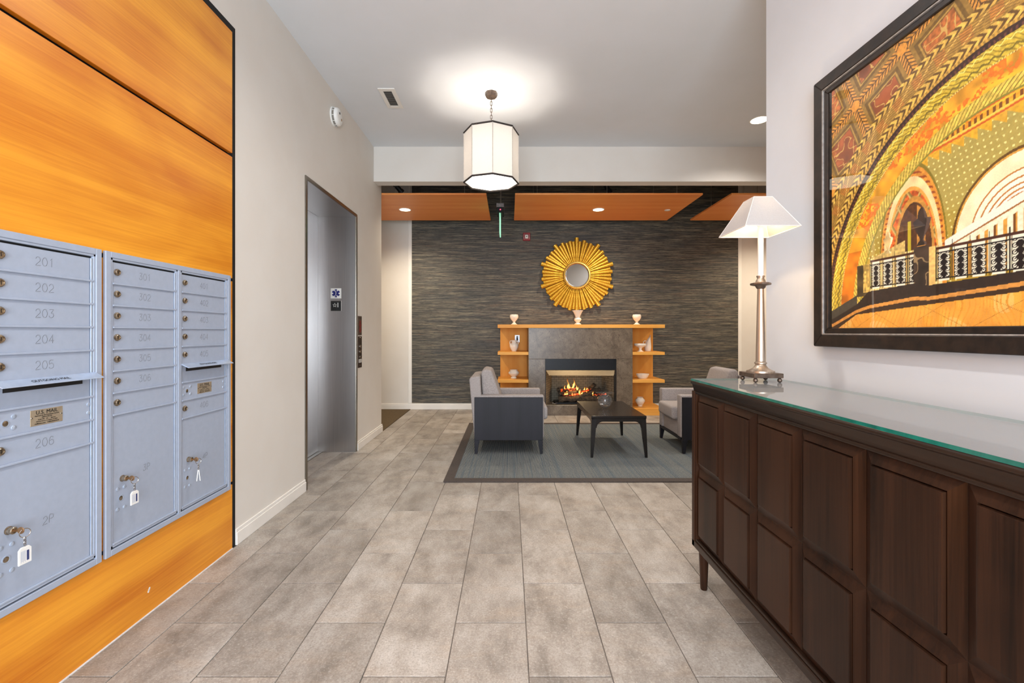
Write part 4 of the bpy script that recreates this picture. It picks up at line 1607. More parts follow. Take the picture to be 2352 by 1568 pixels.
# ------------------------------------------------------------------ armchairs
def armchair(label):
    t = thing('armchair', (0, 0, RZ), label, 'armchair', 'grey armchairs on the rug')
    L = dict(parent=t, local=True)
    for s in (-1, 1):
        m = MB()
        m.box(-0.355, 0.350, s * 0.335, s * 0.360, 0.140, 0.580)
        obj('side_panel', m, M_chairwood, bevel=0.002, seg=1, **L)
        m = MB()
        m.box(-0.330, 0.362, s * 0.230, s * 0.335, 0.160, 0.598)
        obj('arm', m, M_fabric, bevel=0.014, seg=3, smooth=True, **L)
        for xa, xb, ba, bb in ((-0.355, -0.303, -0.352, -0.326), (0.298, 0.350, 0.322, 0.348)):
            m = MB()
            ya, yb = s * 0.310, s * 0.360
            m.hexa([(ba, s * 0.330, 0), (bb, s * 0.330, 0), (bb, s * 0.358, 0), (ba, s * 0.358, 0)], [(xa, ya, 0.140), (xb, ya, 0.140), (xb, yb, 0.140), (xa, yb, 0.140)])
            obj('leg', m, M_chairwood, bevel=0.0015, seg=1, **L)
    m = MB()
    m.box(-0.30, 0.345, -0.229, 0.229, 0.160, 0.325)
    obj('seat_base', m, M_fabric, bevel=0.008, seg=2, smooth=True, **L)
    m = MB()
    m.box(0.318, 0.352, -0.309, 0.309, 0.128, 0.160)
    m.box(-0.350, -0.318, -0.309, 0.309, 0.128, 0.160)
    obj('rail', m, M_chairwood, bevel=0.002, seg=1, **L)
    m = MB()
    m.box(-0.22, 0.412, -0.226, 0.226, 0.326, 0.466)
    obj('seat_cushion', m, M_fabric, bevel=0.030, seg=4, smooth=True, **L)
    m = MB()
    m.prism([(-0.358, 0.16), (-0.262, 0.16), (-0.300, 0.795), (-0.395, 0.785), (-0.412, 0.765)], 'y', -0.333, 0.333)
    obj('back', m, M_fabric, bevel=0.012, seg=3, smooth=True, **L)
    m = MB()
    m.prism([(-0.272, 0.44), (-0.050, 0.44), (-0.105, 0.62), (-0.185, 0.845), (-0.262, 0.862), (-0.298, 0.83)], 'y', -0.228, 0.228)
    obj('back_cushion', m, M_fabric, bevel=0.026, seg=4, smooth=True, **L)
    return t


ch1 = armchair('grey armchair with dark wood side seen from its left side')
ch1.location = (-0.005, 4.992, RZ)
ch2 = armchair('grey armchair partly hidden behind the dark console cabinet')
ch2.location = (2.132, 4.992, RZ)
ch2.rotation_euler = (0, 0, PI)

# ------------------------------------------------------------------ coffee table and glass vase
t = thing('coffee_table', (1.095, 4.99, RZ), 'low black wooden coffee table with splayed tapered legs', 'table')
hx, hy, hz = 0.276, 0.490, 0.4145
L = dict(parent=t, local=True)
m = MB()
m.box(-hx, hx, -hy, hy, hz - 0.028, hz)
obj('tabletop', m, M_tablewood, bevel=0.003, seg=2, **L)
for s in (-1, 1):
    # aprons with rounded corners into the legs
    for ax_, half in (('y', hx), ('x', hy)):
        w_ = half - 0.004
        P = [(-w_, hz - 0.028), (-w_, hz - 0.12)]
        P += [(-w_ + 0.05, hz - 0.12)]
        P += [(-w_ + 0.05 + 0.062 * (1 - math.cos(a)), hz - 0.12 + 0.062 * math.sin(a)) for a in [PI / 2 * i / 6 for i in range(1, 7)]]
        P += [(-p[0], p[1]) for p in reversed(P)]
        m = MB()
        if ax_ == 'y':
            m.prism(P, 'y', s * (hy - 0.03), s * (hy - 0.004))
        else:
            m.prism(P, 'x', s * (hx - 0.03), s * (hx - 0.004))
        obj('apron', m, M_tablewood, bevel=0.001, seg=1, **L)
    for sy in (-1, 1):
        tx, ty = s * (hx - 0.004), sy * (hy - 0.004)
        bx, by = s * (hx + 0.008), sy * (hy + 0.010)
        m = MB()
        m.hexa([(bx - s * 0.024, by - sy * 0.024, 0), (bx, by - sy * 0.024, 0), (bx, by, 0), (bx - s * 0.024, by, 0)],
               [(tx - s * 0.052, ty - sy * 0.052, hz - 0.03), (tx, ty - sy * 0.052, hz - 0.03), (tx, ty, hz - 0.03), (tx - s * 0.052, ty, hz - 0.03)])
        obj('leg', m, M_tablewood, bevel=0.002, seg=1, **L)
VX, VY, VZ = 1.048, 4.95, RZ + hz
t = thing('glass_vase', (VX, VY, VZ), 'clear bubbled glass globe vase with wide rim on coffee table', 'vase')
m = MB()
gl = [(0.001, 0.0), (0.024, 0.0), (0.028, 0.003), (0.026, 0.008)]
for i in range(1, 12):
    a = -PI / 2 + 0.35 + (PI - 0.75) * i / 12
    gl.append((0.082 * math.cos(a), 0.084 + 0.080 * math.sin(a)))
gl += [(0.036, 0.158), (0.060, 0.164), (0.098, 0.170), (0.101, 0.172), (0.098, 0.174), (0.060, 0.169), (0.030, 0.163), (0.028, 0.155)]
for i in range(11, 0, -1):
    a = -PI / 2 + 0.35 + (PI - 0.75) * i / 12
    gl.append((0.074 * math.cos(a), 0.086 + 0.070 * math.sin(a)))
gl += [(0.001, 0.020)]
m.lathe(gl, (VX, VY, VZ), 36)
obj('globe', m, M_vaseglass, t, smooth='all')

# ------------------------------------------------------------------ console cabinet
CX, CXB = 0.920, 1.353
CY0, CY1 = 0.62, 2.278
CZ0, CZ1 = 0.1895, 1.017
t = thing('console_cabinet', ((CX + CXB) / 2, (CY0 + CY1) / 2, 0), 'long espresso console cabinet with raised panel doors', 'cabinet')
m = MB()
m.box(CX + 0.030, CXB, CY0 + 0.004, CY1 - 0.004, CZ0 + 0.004, CZ1 - 0.02)
obj('carcass', m, M_espresso_h, t)
# top with stepped moulding
m = MB()
m.prism([(CX - 0.004, CZ1 - 0.006), (CX + 0.000, CZ1), (CXB, CZ1), (CXB, CZ1 - 0.052), (CX + 0.012, CZ1 - 0.052), (CX + 0.010, CZ1 - 0.040), (CX + 0.004, CZ1 - 0.018), (CX - 0.004, CZ1 - 0.012)], 'y', CY0, CY1)
obj('top', m, M_espresso_h, t, bevel=0.0012, seg=1)
m = MB()
m.box(CX + 0.006, CX + 0.032, CY0 + 0.004, CY1 - 0.004, 0.955, 0.966)
m.box(CX + 0.002, CX + 0.032, CY0 + 0.002, CY1 - 0.002, CZ0, 0.222)
m.box(CX + 0.007, CX + 0.032, CY0 + 0.010, CY1 - 0.010, 0.222, 0.234)
obj('rail', m, M_espresso_h, t, bevel=0.003, seg=2)
for a, b_, x, z0, z1 in ((CY1 - 0.030, CY1, 0.002, CZ0, CZ1 - 0.05), (CY0, CY0 + 0.030, 0.002, CZ0, CZ1 - 0.05), (CY1 - 0.042, CY1 - 0.030, 0.008, 0.222, 0.955), (CY0 + 0.030, CY0 + 0.042, 0.008, 0.222, 0.955)):
    m = MB()
    m.box(CX + x, CX + 0.032, a, b_, z0, z1)
    obj('stile', m, M_espresso, t, bevel=0.002, seg=1)
ya, yb = CY0 + 0.043, CY1 - 0.043
DW = (yb - ya) / 3
ZR = [0.236, 0.585, 0.954]
for d in range(3):
    d0, d1 = ya + d * DW + 0.001, ya + (d + 1) * DW - 0.001
    m = MB()
    m.box(CX + 0.021, CX + 0.031, d0, d1, ZR[0], ZR[2])
    dr = obj('door', m, M_espresso, t)
    mid = (d0 + d1) / 2
    for (p0, p1) in ((d0, mid - 0.0006), (mid + 0.0006, d1)):
        for q in range(2):
            z0, z1 = ZR[q] + 0.0006, ZR[q + 1] - 0.0006
            ins, xr = 0.030, CX + 0.0045
            m = MB()
            O = [(CX + 0.021, p0, z0), (CX + 0.021, p1, z0), (CX + 0.021, p1, z1), (CX + 0.021, p0, z1)]
            I = [(xr + 0.004, p0 + ins, z0 + ins), (xr + 0.004, p1 - ins, z0 + ins), (xr + 0.004, p1 - ins, z1 - ins), (xr + 0.004, p0 + ins, z1 - ins)]
            e = ins + 0.0040
            S = [(xr - 0.002, p0 + e, z0 + e), (xr - 0.002, p1 - e, z0 + e), (xr - 0.002, p1 - e, z1 - e), (xr - 0.002, p0 + e, z1 - e)]
            e2 = e + 0.0025
            S2 = [(xr - 0.0028, p0 + e2, z0 + e2), (xr - 0.0028, p1 - e2, z0 + e2), (xr - 0.0028, p1 - e2, z1 - e2), (xr - 0.0028, p0 + e2, z1 - e2)]
            e0 = ins + 0.0010
            Gv = [(xr + 0.013, p0 + e0, z0 + e0), (xr + 0.013, p1 - e0, z0 + e0), (xr + 0.013, p1 - e0, z1 - e0), (xr + 0.013, p0 + e0, z1 - e0)]
            e1 = ins + 0.0034
            Gw = [(xr + 0.013, p0 + e1, z0 + e1), (xr + 0.013, p1 - e1, z0 + e1), (xr + 0.013, p1 - e1, z1 - e1), (xr + 0.013, p0 + e1, z1 - e1)]
            vs = O + I + Gv + Gw + S + S2
            fs = []
            for ring in range(5):
                for i in range(4):
                    k = (i + 1) % 4
                    fs.append((ring * 4 + i, ring * 4 + k, ring * 4 + 4 + k, ring * 4 + 4 + i))
            fs.append((20, 21, 22, 23))
            fs.append((3, 2, 1, 0))
            m.add(vs, fs)
            obj('raised_panel', m, M_espresso, dr)
for x in (CX + 0.034, CXB - 0.05):
    for y in (CY0 + 0.07, CY1 - 0.067):
        m = MB()
        m.lathe([(0.0145, 0), (0.0165, 0.006), (0.0235, CZ0 + 0.004)], (x, y, 0), 18)
        obj('leg', m, M_espresso, t, smooth=True)
# glass sheet on top
m = MB()
gx0, gx1, gy0, gy1, gz0, gz1 = CX - 0.002, CXB, CY0, CY1 + 0.002, CZ1 + 0.0002, CZ1 + 0.0098
m.box(gx0, gx1, gy0, gy1, gz0, gz1)
m.mi = [1, 0, 1, 1, 1, 1]
m.mi[0] = 0
g = obj('glass_tabletop', m, [M_tabletop_glass, M_glassedge], origin=((gx0 + gx1) / 2, (gy0 + gy1) / 2, gz0))
tag(g, 'clear glass sheet with green edge lying on the console cabinet', 'glass top')
GZ = gz1

# ------------------------------------------------------------------ table lamp
lx, ly = 1.196, 2.145
t = thing('table_lamp', (lx, ly, GZ), 'lit bronze candlestick table lamp with white square shade', 'table lamp')
for s in (-1, 1):
    for q in (-1, 1):
        m = MB()
        m.lathe([(0.003, 0.0), (0.0085, 0.004), (0.0105, 0.0105), (0.0085, 0.017), (0.004, 0.0215)], (lx + s * 0.056, ly + q * 0.058, GZ), 14)
        obj('foot', m, M_bronze_dk, t, smooth=True)
m = MB()
m.box(lx - 0.068, lx + 0.068, ly - 0.070, ly + 0.070, GZ + 0.0215, GZ + 0.043)
obj('base_plate', m, M_bronze_dk, t, bevel=0.002, seg=1)
b0 = GZ + 0.043
m = MB()
m.lathe([(0.060, 0), (0.060, 0.008), (0.052, 0.010), (0.034, 0.020), (0.025, 0.032), (0.022, 0.038), (0.027, 0.042), (0.027, 0.047), (0.021, 0.052)], (lx, ly, b0), 28)
obj('base_flange', m, M_bronze, t, smooth=True)
m = MB()
m.lathe([(0.0210, 1.122), (0.0198, 1.20), (0.0165, 1.36), (0.0140, 1.472)], (lx, ly, 0), 24)
obj('column', m, M_bronze, t, smooth=True)
m = MB()
m.lathe([(0.014, 1.466), (0.020, 1.472), (0.023, 1.480), (0.030, 1.484)], (lx, ly, 0), 24)
obj('collar', m, M_bronze_dk, t, smooth=True)
m = MB()
m.lathe([(0.042, 1.484), (0.045, 1.486), (0.045, 1.493), (0.042, 1.495)], (lx, ly, 0), 8, phase=PI / 8)
obj('drip_pan', m, M_bronze_dk, t)
m = MB()
m.lathe([(0.030, 1.495), (0.022, 1.499), (0.020, 1.508), (0.0155, 1.514), (0.0155, 1.520), (0.018, 1.524), (0.018, 1.529)], (lx, ly, 0), 24)
obj('candle_cup', m, M_bronze, t, smooth=True)
m = MB()
m.lathe([(0.0128, 1.527), (0.0128, 1.765)], (lx, ly, 0), 20)
obj('candle_sleeve', m, M_white_plastic, t, smooth=True)
m = MB()
m.lathe([(0.012, 1.765), (0.018, 1.772), (0.018, 1.784), (0.012, 1.80)], (lx, ly, 0), 16)
obj('socket', m, M_bronze, t, smooth=True)
m = MB()
m.lathe([(0.010, 1.798), (0.024, 1.822), (0.026, 1.838), (0.018, 1.858), (0.002, 1.866)], (lx, ly, 0), 16)
obj('bulb', m, m_clear('bulb_glass', (0.98, 0.97, 0.95, 1), 1.3), t, smooth=True)
sx_, zb_, zt_ = 1.182, 1.738, 1.892
B = [(sx_ - 0.125, ly - 0.1275, zb_), (sx_ + 0.125, ly - 0.1275, zb_), (sx_ + 0.125, ly + 0.1275, zb_), (sx_ - 0.125, ly + 0.1275, zb_)]
Tp = [(sx_ - 0.043, ly - 0.046, zt_), (sx_ + 0.043, ly - 0.046, zt_), (sx_ + 0.043, ly + 0.046, zt_), (sx_ - 0.043, ly + 0.046, zt_)]
for i in range(4):
    k = (i + 1) % 4
    m = MB()
    m.add([B[i], B[k], Tp[k], Tp[i]], [(0, 1, 2, 3)])
    obj('shade_panel', m, M_shade2, t)
    m = MB()
    m.tube([B[i], Tp[i]], 0.0016, 6)
    m.tube([B[i], B[k]], 0.0022, 6)
    m.tube([Tp[i], Tp[k]], 0.0016, 6)
    obj('shade_piping', m, pm('piping_white', (226, 220, 212), None, 50, rough=0.8), t)
m = MB()
for i in range(4):
    m.tube([(lx, ly, 1.885), Tp[i]], 0.0012, 5)
m.tube([(lx, ly, 1.86), (lx, ly, 1.895)], 0.003, 6)
obj('shade_spider', m, M_bronze_dk, t)
point_light('table_lamp_light', (lx - 0.004, ly, 1.838), 6.5, (1.0, 0.72, 0.42), 0.015)

# ------------------------------------------------------------------ framed picture on the right wall
SP = 1.0934          # size of the picture relative to its sketch
FYL, FYR, FZB, FZT = 1.959 * SP, 0.359 * SP, 1.26 - 0.060 * SP, 1.26 + 1.074 * SP
XA = 1.463           # plane of the print
t = thing('framed_picture', (XR, (FYL + FYR) / 2, FZB), 'large dark-framed picture of a golden vaulted hall with balustrade', 'picture')


def frame_ring(name, yl, yr, zb, zt, w_, x_out, x_in, mat, bev=0.002):
    """four mitred sticks; x_out is the face towards the room"""
    C_o = [(yl, zb), (yr, zb), (yr, zt), (yl, zt)]
    C_i = [(yl - w_, zb + w_), (yr + w_, zb + w_), (yr + w_, zt - w_), (yl - w_, zt - w_)]
    for i in range(4):
        k = (i + 1) % 4
        P = [C_o[i], C_o[k], C_i[k], C_i[i]]
        m = MB()
        m.prism(P, 'x', x_in, x_out)
        obj(name, m, mat, t, bevel=bev, seg=1)


frame_ring('frame_stick', FYL, FYR, FZB, FZT, 0.050 * SP, 1.445, XR - 0.001, M_frame, 0.003)
frame_ring('silver_fillet', FYL - 0.050 * SP, FYR + 0.050 * SP, FZB + 0.050 * SP, FZT - 0.050 * SP, 0.005 * SP, 1.4465, XR - 0.005, M_frame_line, 0.001)
frame_ring('inner_stick', FYL - 0.055 * SP, FYR + 0.055 * SP, FZB + 0.055 * SP, FZT - 0.055 * SP, 0.022 * SP, 1.453, XR - 0.005, M_frame, 0.003)
m = MB()
m.box(XA - 0.004, XA - 0.002, FYR + 0.065 * SP, FYL - 0.065 * SP, FZB + 0.062 * SP, FZT - 0.062 * SP)
obj('glass_pane', m, M_pane, t)


def paint(u, v):
    """generic golden vaulted hall; u to the right from the left edge of the print, v up; symmetric about u = .705"""
    rs = np.random.RandomState(3)
    um = np.where(u > 0.705, 1.41 - u, u)
    sh = u.shape

    def vnoise(fx, fy, seed):
        r = np.random.RandomState(seed)
        g = r.rand(64, 64)
        x, y = u * fx, v * fy
        xi, yi = np.floor(x).astype(int), np.floor(y).astype(int)
        fx_, fy_ = x - xi, y - yi
        fx_, fy_ = fx_ * fx_ * (3 - 2 * fx_), fy_ * fy_ * (3 - 2 * fy_)
        G = lambda a, b: g[a % 64, b % 64]
        return (G(xi, yi) * (1 - fx_) + G(xi + 1, yi) * fx_) * (1 - fy_) + (G(xi, yi + 1) * (1 - fx_) + G(xi + 1, yi + 1) * fx_) * fy_
    n1 = vnoise(40, 40, 1)
    n2 = vnoise(130, 130, 2)
    n3 = vnoise(14, 14, 4)
    img = np.zeros(sh + (3,))

    def put(mask, c, vary=0.0, nn=None):
        nonlocal img
        c = np.array(c, float)
        nn = n2 if nn is None else nn
        colr = c * (1 + vary * (nn[..., None] - 0.5) * 2)
        if mask.dtype == bool:
            mask = mask.astype(float)
        img = img * (1 - mask[..., None]) + colr * mask[..., None]

    # spandrel: gold brown with a diagonal lattice of coffers
    put(np.ones(sh, bool), (150, 116, 52), 0.12)
    p = (um - 0.122) * 0.92 + (v - 0.864) * 0.40
    q = -(um - 0.122) * 0.40 + (v - 0.864) * 0.92
    cell = 0.225
    pm_, qm = (p + 10 * cell) % cell, (q + 10 * cell) % cell
    dp, dq = np.minimum(pm_, cell - pm_), np.minimum(qm, cell - qm)
    d = np.minimum(dp, dq)
    put(d > 0.034, (112, 84, 36), 0.1)
    put(d > 0.046, (176, 140, 66), 0.1)
    put(d > 0.052, (120, 84, 40), 0.1)
    cof = d > 0.056
    put(cof, (150, 78, 38), 0.25, n1)
    put(cof & (n3 > 0.62), (178, 104, 50), 0.2)
    put(cof & (np.abs(n1 - 0.5) < 0.035), (206, 168, 92))
    band = d < 0.020
    par = np.where(dp < dq, q, p)
    per = np.where(dp < dq, pm_ - cell * (pm_ > cell / 2), qm - cell * (qm > cell / 2))
    chev = ((par + np.abs(per) * 0.9) % 0.016) < 0.010
    put(band, (92, 62, 32))
    put(band & chev & (d > 0.002), (214, 150, 62), 0.15)
    put(np.hypot(np.minimum(pm_, cell - pm_), np.minimum(qm, cell - qm)) < 0.020, (222, 152, 60), 0.1)

    # concentric bands of the great arch
    cx, cy, R0 = 0.705, 0.0753, 0.7242
    r = np.hypot(um - cx, (v - cy))
    ang = np.arctan2(v - cy, cx - um) * R0
    low = v < cy
    r = np.where(low, cx - um, r)
    ang = np.where(low, v - cy, ang)
    put((r < R0 + 0.125) & (r >= R0 + 0.008), (158, 122, 52), 0.12)
    for a, b in ((0.100, 0.125), (0.020, 0.050)):
        bb = (r > R0 + a) & (r < R0 + b)
        mid = R0 + (a + b) / 2
        leaf = ((ang + np.abs(r - mid) * 1.2) % 0.026) < 0.014
        put(bb, (104, 74, 34), 0.1)
        put(bb & leaf, (222, 180, 84), 0.15)
    bb = (r > R0 + 0.055) & (r < R0 + 0.096)
    seg = (ang % 0.075) / 0.075
    put(bb & (seg < 0.45), (186, 124, 56), 0.12)
    put(bb & (seg >= 0.45), (170, 132, 60), 0.12)
    put(bb & (np.abs(((r - R0 - 0.055) / 0.041) - seg) < 0.06), (226, 184, 96))
    put(bb & (((ang * 0.6 + r * 2.0) % 0.017) < 0.004), (116, 84, 36))
    put((r > R0 + 0.006) & (r < R0 + 0.020) & ((ang % 0.012) < 0.006), (206, 160, 70))
    put(np.abs(r - R0) < 0.010, (56, 34, 28), 0.2)
    put((np.abs(r - R0 + 0.004) < 0.005) & ((ang % 0.014) < 0.006), (104, 62, 50))
    bb = (r < R0 - 0.010) & (r > R0 - 0.062)
    put(bb, (206, 178, 60), 0.16)
    put(bb & (((ang + 0.6 * np.sin(ang * 90) * 0.01 + r * 1.4) % 0.022) < 0.006), (146, 120, 34))
    put(bb & (np.abs(r - R0 + 0.020 - 0.004 * np.sin(ang * 240)) < 0.002), (242, 222, 120))
    put(bb & (np.abs(r - R0 + 0.048 - 0.004 * np.sin(ang * 200)) < 0.003), (120, 104, 34))
    put((np.abs(r - R0 + 0.064) < 0.002) & ((ang % 0.008) < 0.005), (240, 206, 120))
    bb = (r <= R0 - 0.066) & (r > R0 - 0.128)
    put(bb, (228, 160, 44), 0.22, n1)
    put(bb & (n3 > 0.55) & (n2 > 0.45), (214, 112, 32), 0.15)
    put(bb & (v < 0.30), (206, 116, 26), 0.22, n1)
    bb = (r <= R0 - 0.128) & (r > R0 - 0.166)
    put(bb, (216, 188, 84), 0.16)
    put(bb & (((ang - r * 1.4) % 0.02) < 0.006), (150, 128, 44))
    put(np.abs(r - R0 + 0.166) < 0.003, (136, 128, 50))

    # inside the great arch
    ins = r <= R0 - 0.169
    sc = 0.552 + 0.20 * np.clip((um - 0.40), 0, 1) ** 1.3
    put(ins, (162, 150, 92), 0.04)
    warmg = np.clip((0.52 - v) / 0.3, 0, 1)
    put(ins & (v < sc), (170, 152, 78), 0.04)
    put((ins * np.clip((0.40 - v) / 0.2, 0, 1)) * 0.8, (176, 140, 34))
    dots = (((um * 0.95 + v * 0.18) % 0.016) < 0.005) & (((v * 0.98 - um * 0.2) % 0.020) < 0.0055)
    put(ins & dots, (236, 218, 140))
    up = ins & (v > sc)
    put(up, (220, 164, 46), 0.15, n1)
    put(up & (n3 > 0.5) & (n2 > 0.5), (228, 128, 30), 0.1)
    fan = up & (v > sc + 0.10)
    put(fan & (((um * 1.2 + v * 0.6) % 0.014) < 0.004), (176, 132, 36))
    # saw-tooth fringe and ornamental band
    tooth = sc - 0.032 * np.abs(((um * 26) % 1) - 0.0)
    put(ins & (v <= sc) & (v > tooth), (216, 164, 44), 0.1)
    for k, (o_, c_) in enumerate(((0.004, (196, 92, 36)), (0.012, (238, 196, 84)), (0.026, (224, 150, 40)), (0.040, (200, 96, 40)), (0.047, (238, 206, 110)))):
        put(ins & (v > sc + o_) & (v < sc + o_ + 0.006), c_)
    put(ins & (v > sc + 0.018) & (v < sc + 0.034) & (((um * 60) % 1) < 0.45), (120, 70, 30))
    for ccx in (0.455, 0.575, 0.695):
        base = 0.552 + 0.20 * max(0, ccx - 0.40) ** 1.3 + 0.052
        e = np.hypot((um - ccx) / 0.052, (v - base) / 0.082)
        m_ = ins & (v > base)
        put(m_ & (e < 1.15) & (e >= 1.0), (206, 110, 44))
        put(m_ & (e < 1.08) & (e >= 1.04), (240, 206, 120))
        put(m_ & (e < 1.0), (128, 150, 112), 0.05)
        e2 = np.hypot((um - ccx - 0.004) / 0.024, (v - base - 0.030) / 0.044)
        put(m_ & (e2 < 1.12), (196, 100, 40))
        put(m_ & (e2 < 1.0), (216, 172, 44), 0.2, n1)

    # small side arch with coffers and a dark doorway
    acx, acy, aw, ah = 0.362, 0.22, 0.128, 0.335
    e = np.hypot((um - acx) / aw, (v - acy) / ah)
    m_ = ins & (v > acy - 0.1)
    e = np.where(v < acy, np.abs(um - acx) / aw, e)
    put(m_ & (e < 1.0), (128, 112, 36))
    put(m_ & (e < 0.96), (216, 142, 52), 0.12)
    put(m_ & (e < 0.92) & (((v * 55 + um * 10) % 1) < 0.4), (150, 70, 28))
    put(m_ & (e < 0.86), (236, 206, 150), 0.12, n1)
    put(m_ & (e < 0.76), (226, 158, 70), 0.12)
    put(m_ & (e < 0.72), (140, 114, 56), 0.1)
    pp, qq = (um + v * 0.6) % 0.062, (um - v * 0.6) % 0.062
    put(m_ & (e < 0.72) & (pp > 0.014) & (qq > 0.014), (214, 96, 36), 0.3)
    put(m_ & (e < 0.72) & (np.minimum(pp, qq) < 0.006), (196, 170, 100))
    e3 = np.hypot((um - 0.372) / 0.066, (v - 0.25) / 0.170)
    e3 = np.where(v < 0.25, np.abs(um - 0.372) / 0.066, e3)
    put(m_ & (e3 < 1.12), (196, 140, 60), 0.1)
    put(m_ & (e3 < 1.0), (84, 50, 26), 0.2)
    put(m_ & (e3 < 0.95) & (um > 0.385) & (um < 0.415), (190, 132, 58), 0.1)
    put(m_ & (e3 < 0.95) & (um > 0.350) & (um < 0.362) & (v < 0.36), (190, 170, 40))

    # bright barrel vault in the middle
    bcx, bcy, bw, bh = 0.705, 0.255, 0.205, 0.225
    e = np.hypot((um - bcx) / bw, (v - bcy) / bh)
    e = np.where(v < bcy, np.abs(um - bcx) / bw, e)
    m_ = v > 0.16
    put(m_ & (e < 1.0), (96, 66, 22))
    put(m_ & (e < 0.965), (206, 150, 60), 0.15)
    put(m_ & (e < 0.94), (246, 228, 188), 0.06, n1)
    for k, f in enumerate((0.74, 0.65, 0.575, 0.515, 0.465, 0.425)):
        put(m_ & (e < f) & (e > f - 0.020), (178, 116, 46))
        put(m_ & (e < f - 0.020), (244 - 3 * k, 232 - 2 * k, 208 + 4 * k), 0.05)
    put(m_ & (e < 0.37), (150, 100, 52))
    put(m_ & (e < 0.34), (216, 222, 240), 0.05)
    put(m_ & (e < 0.34) & (((v * 50) % 1) < 0.15), (120, 130, 160))
    # stair with a bright balustrade and columns
    sl = v - (0.268 + (um - 0.503) * 0.40)
    m_ = (um > 0.47) & (v > 0.155) & (sl < 0) & (e < 0.99)
    put(m_, (244, 226, 196), 0.08)
    put(m_ & (((um * 42) % 1) < 0.42) & (sl < -0.03), (206, 148, 62), 0.1)
    put(m_ & (((um * 21) % 1) < 0.14) & (sl < -0.03), (110, 66, 26))
    m2 = (um > 0.44) & (np.abs(sl) < 0.014) & (v > 0.2)
    put(m2 & (e < 1.1), (250, 236, 214))
    put(m2 & (np.abs(sl + 0.012) < 0.003) & (e < 1.1), (150, 96, 44))
    # pale wall behind the left balustrade
    m_ = (um > 0.190) & (um < 0.46) & (v > 0.140) & (v < 0.262)
    put(m_, (232, 206, 140), 0.1, n1)
    put(m_ & (((um * 90) % 1) < 0.3), (196, 160, 92))
    m_ = (um > 0.20) & (um < 0.34) & (v > 0.25) & (v < 0.262 + (um - 0.2) * 0.28)
    put(m_, (206, 176, 104), 0.2)
    # wrought-iron railings
    for a, b in ((0.193, 0.373), (0.450, 0.705)):
        m_ = (um > a) & (um < b) & (v > 0.150) & (v < 0.252)
        x = ((um - a) % 0.052)
        put(m_ & (np.abs(x - 0.026) < 0.017), (236, 224, 206))
        dia = np.abs(x - 0.026) < 0.004 + 0.007 * np.abs(np.sin(v * 175))
        put(m_ & (v > 0.160) & (v < 0.234) & dia, (26, 18, 18))
        for s in (-0.0125, 0.0125):
            rr = np.hypot(x - 0.026 - s, ((v - 0.158) % 0.0180) - 0.009)
            put(m_ & (v > 0.158) & (v < 0.235) & (np.abs(rr - 0.0062) < 0.0014), (30, 20, 18))
            put(m_ & (v > 0.158) & (v < 0.235) & (rr < 0.0020), (30, 20, 18))
        put(m_ & ((x < 0.0024) | (np.abs(x - 0.006) < 0.0012) | (np.abs(x - 0.046) < 0.0012)), (24, 16, 16))
        put(m_ & ((np.abs(v - 0.238) < 0.0018) | (np.abs(v - 0.158) < 0.0018)), (24, 16, 16))
        put((um > a) & (um < b) & (np.abs(v - 0.252) < 0.0048), (70, 36, 22))
        put((um > a) & (um < b) & (v > 0.252) & (v < 0.272) & (((um - a) % 0.052) < 0.0022), (30, 20, 18))
    # marble pier and urns
    put((um > 0.130) & (um < 0.193) & (v > 0.125) & (v < 0.243), (74, 60, 38), 0.4, n1)
    put((um > 0.160) & (um < 0.190) & (v > 0.14) & (v < 0.243), (190, 158, 84), 0.35, n2)
    put((um > 0.373) & (um < 0.428) & (v > 0.105) & (v < 0.270), (60, 46, 36), 0.35, n1)
    put((um > 0.373) & (um < 0.428) & (v > 0.125) & (v < 0.255) & (np.abs(n1 - 0.5) < 0.04), (150, 124, 88))
    put((um > 0.428) & (um < 0.450) & (v > 0.13) & (v < 0.262), (226, 186, 110), 0.1)
    for ux, uz, us, dk in ((0.272, 0.268, 0.80, (206, 176, 120)), (0.402, 0.272, 1.25, (52, 38, 32))):
        y = (v - uz) / (0.10 * us)
        prof = np.interp(y, [0, 0.06, 0.14, 0.22, 0.42, 0.6, 0.66, 0.72, 0.86, 0.97, 1.0], [0.55, 0.5, 0.2, 0.28, 0.72, 0.95, 1.0, 0.5, 0.42, 0.2, 0.0])
        m_ = (y > 0) & (y < 1) & (np.abs(um - ux) < prof * 0.026 * us)
        put(m_, dk, 0.25, n1)
        put(m_ & (um - ux > prof * 0.014 * us), tuple(min(255, c * 1.35 + 20) for c in dk))
    # dark skirting, floor
    kb = np.interp(um, [0, 0.126, 0.185, 0.373, 0.425, 0.705], [0.045, 0.096, 0.142, 0.152, 0.140, 0.152])
    kt = np.interp(um, [0, 0.126, 0.185, 0.373, 0.425, 0.705], [0.025, 0.076, 0.090, 0.108, 0.104, 0.124])
    put(v < kb, (46, 34, 28), 0.15)
    put((um < 0.13) & (v < kb + 0.035) & (v >= kb), (72, 66, 56), 0.1)
    put(v < kt, (206, 142, 66), 0.08)
    put(v < kt - 0.012, (60, 40, 24))
    k2 = np.interp(um, [0, 0.126, 0.705], [-0.01, 0.058, 0.098])
    put(v < k2, (230, 158, 62), 0.08, n1)
    put((v < k2) & (n3 > 0.6), (238, 176, 92), 0.06, n1)
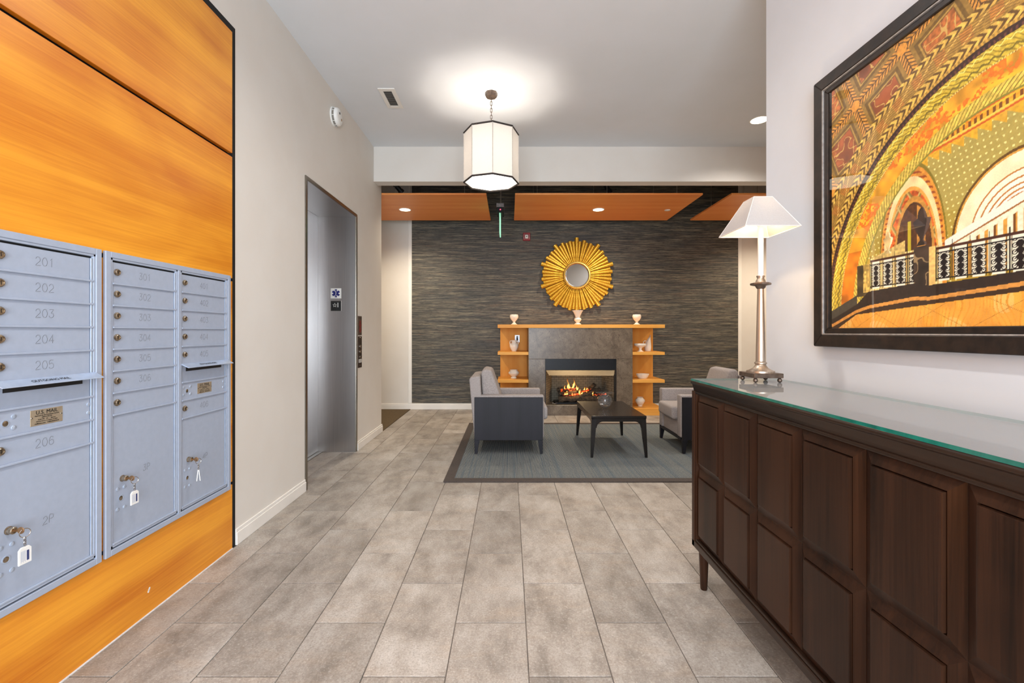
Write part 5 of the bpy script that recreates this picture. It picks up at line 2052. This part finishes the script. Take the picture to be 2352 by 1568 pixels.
    put((v < k2) & (((um * 70 + n3 * 3) % 1) < 0.25), (222, 148, 52), 0.05)
    for s in (1, -1):
        put((v < k2) & (np.abs(((um + s * v * 1.9) % 0.22) - 0.11) < 0.0011), (168, 104, 36))
    return np.clip(img * 1.10 + 4, 0, 255) / 255


us = np.concatenate([np.linspace(-0.006, 0.86, 430), np.linspace(0.864, 1.416, 120)])
vs_ = np.linspace(-0.006, 0.996, 500)
UU, VV = np.meshgrid(us, vs_)
rgb = paint(UU, VV)
rgb = np.where(rgb <= 0.04045, rgb / 12.92, ((rgb + 0.055) / 1.055) ** 2.4)
nr, nc = UU.shape
zc0 = FZB
co = np.stack([np.full(UU.size, XA - XR), ((1.864 - UU) * SP).ravel() - (FYL + FYR) / 2, (1.26 + (0.010 + VV) * SP).ravel() - zc0], 1)
ii = np.arange(nr * nc).reshape(nr, nc)
quads = np.stack([ii[:-1, :-1], ii[1:, :-1], ii[1:, 1:], ii[:-1, 1:]], -1).reshape(-1, 4)
me = bpy.data.meshes.new('print')
me.vertices.add(len(co))
me.vertices.foreach_set('co', co.ravel())
me.loops.add(quads.size)
me.loops.foreach_set('vertex_index', quads.ravel())
me.polygons.add(len(quads))
me.polygons.foreach_set('loop_start', np.arange(0, quads.size, 4))
ca_ = me.color_attributes.new('ink', 'FLOAT_COLOR', 'POINT')
ca_.data.foreach_set('color', np.concatenate([rgb.reshape(-1, 3), np.ones((rgb.size // 3, 1))], 1).astype(np.float32).ravel())
me.update(calc_edges=True)
tm = NT('printed_picture')
at = tm.n('ShaderNodeVertexColor', layer_name='ink')
pv, _ = tm.coords((1, 1, 1))
pn = tm.noise(pv, 260, 2)
pcol = tm.mix(tm.ramp(pn, [(0.3, (0.10, 0.10, 0.10, 1)), (0.6, (0, 0, 0, 1))]), at.outputs[0], (0.02, 0.012, 0.006, 1))
me.materials.append(tm.out(tm.principled(pcol, 0.6, 0, 0.3)))
po = bpy.data.objects.new('print', me)
COL.objects.link(po)
po.parent = t
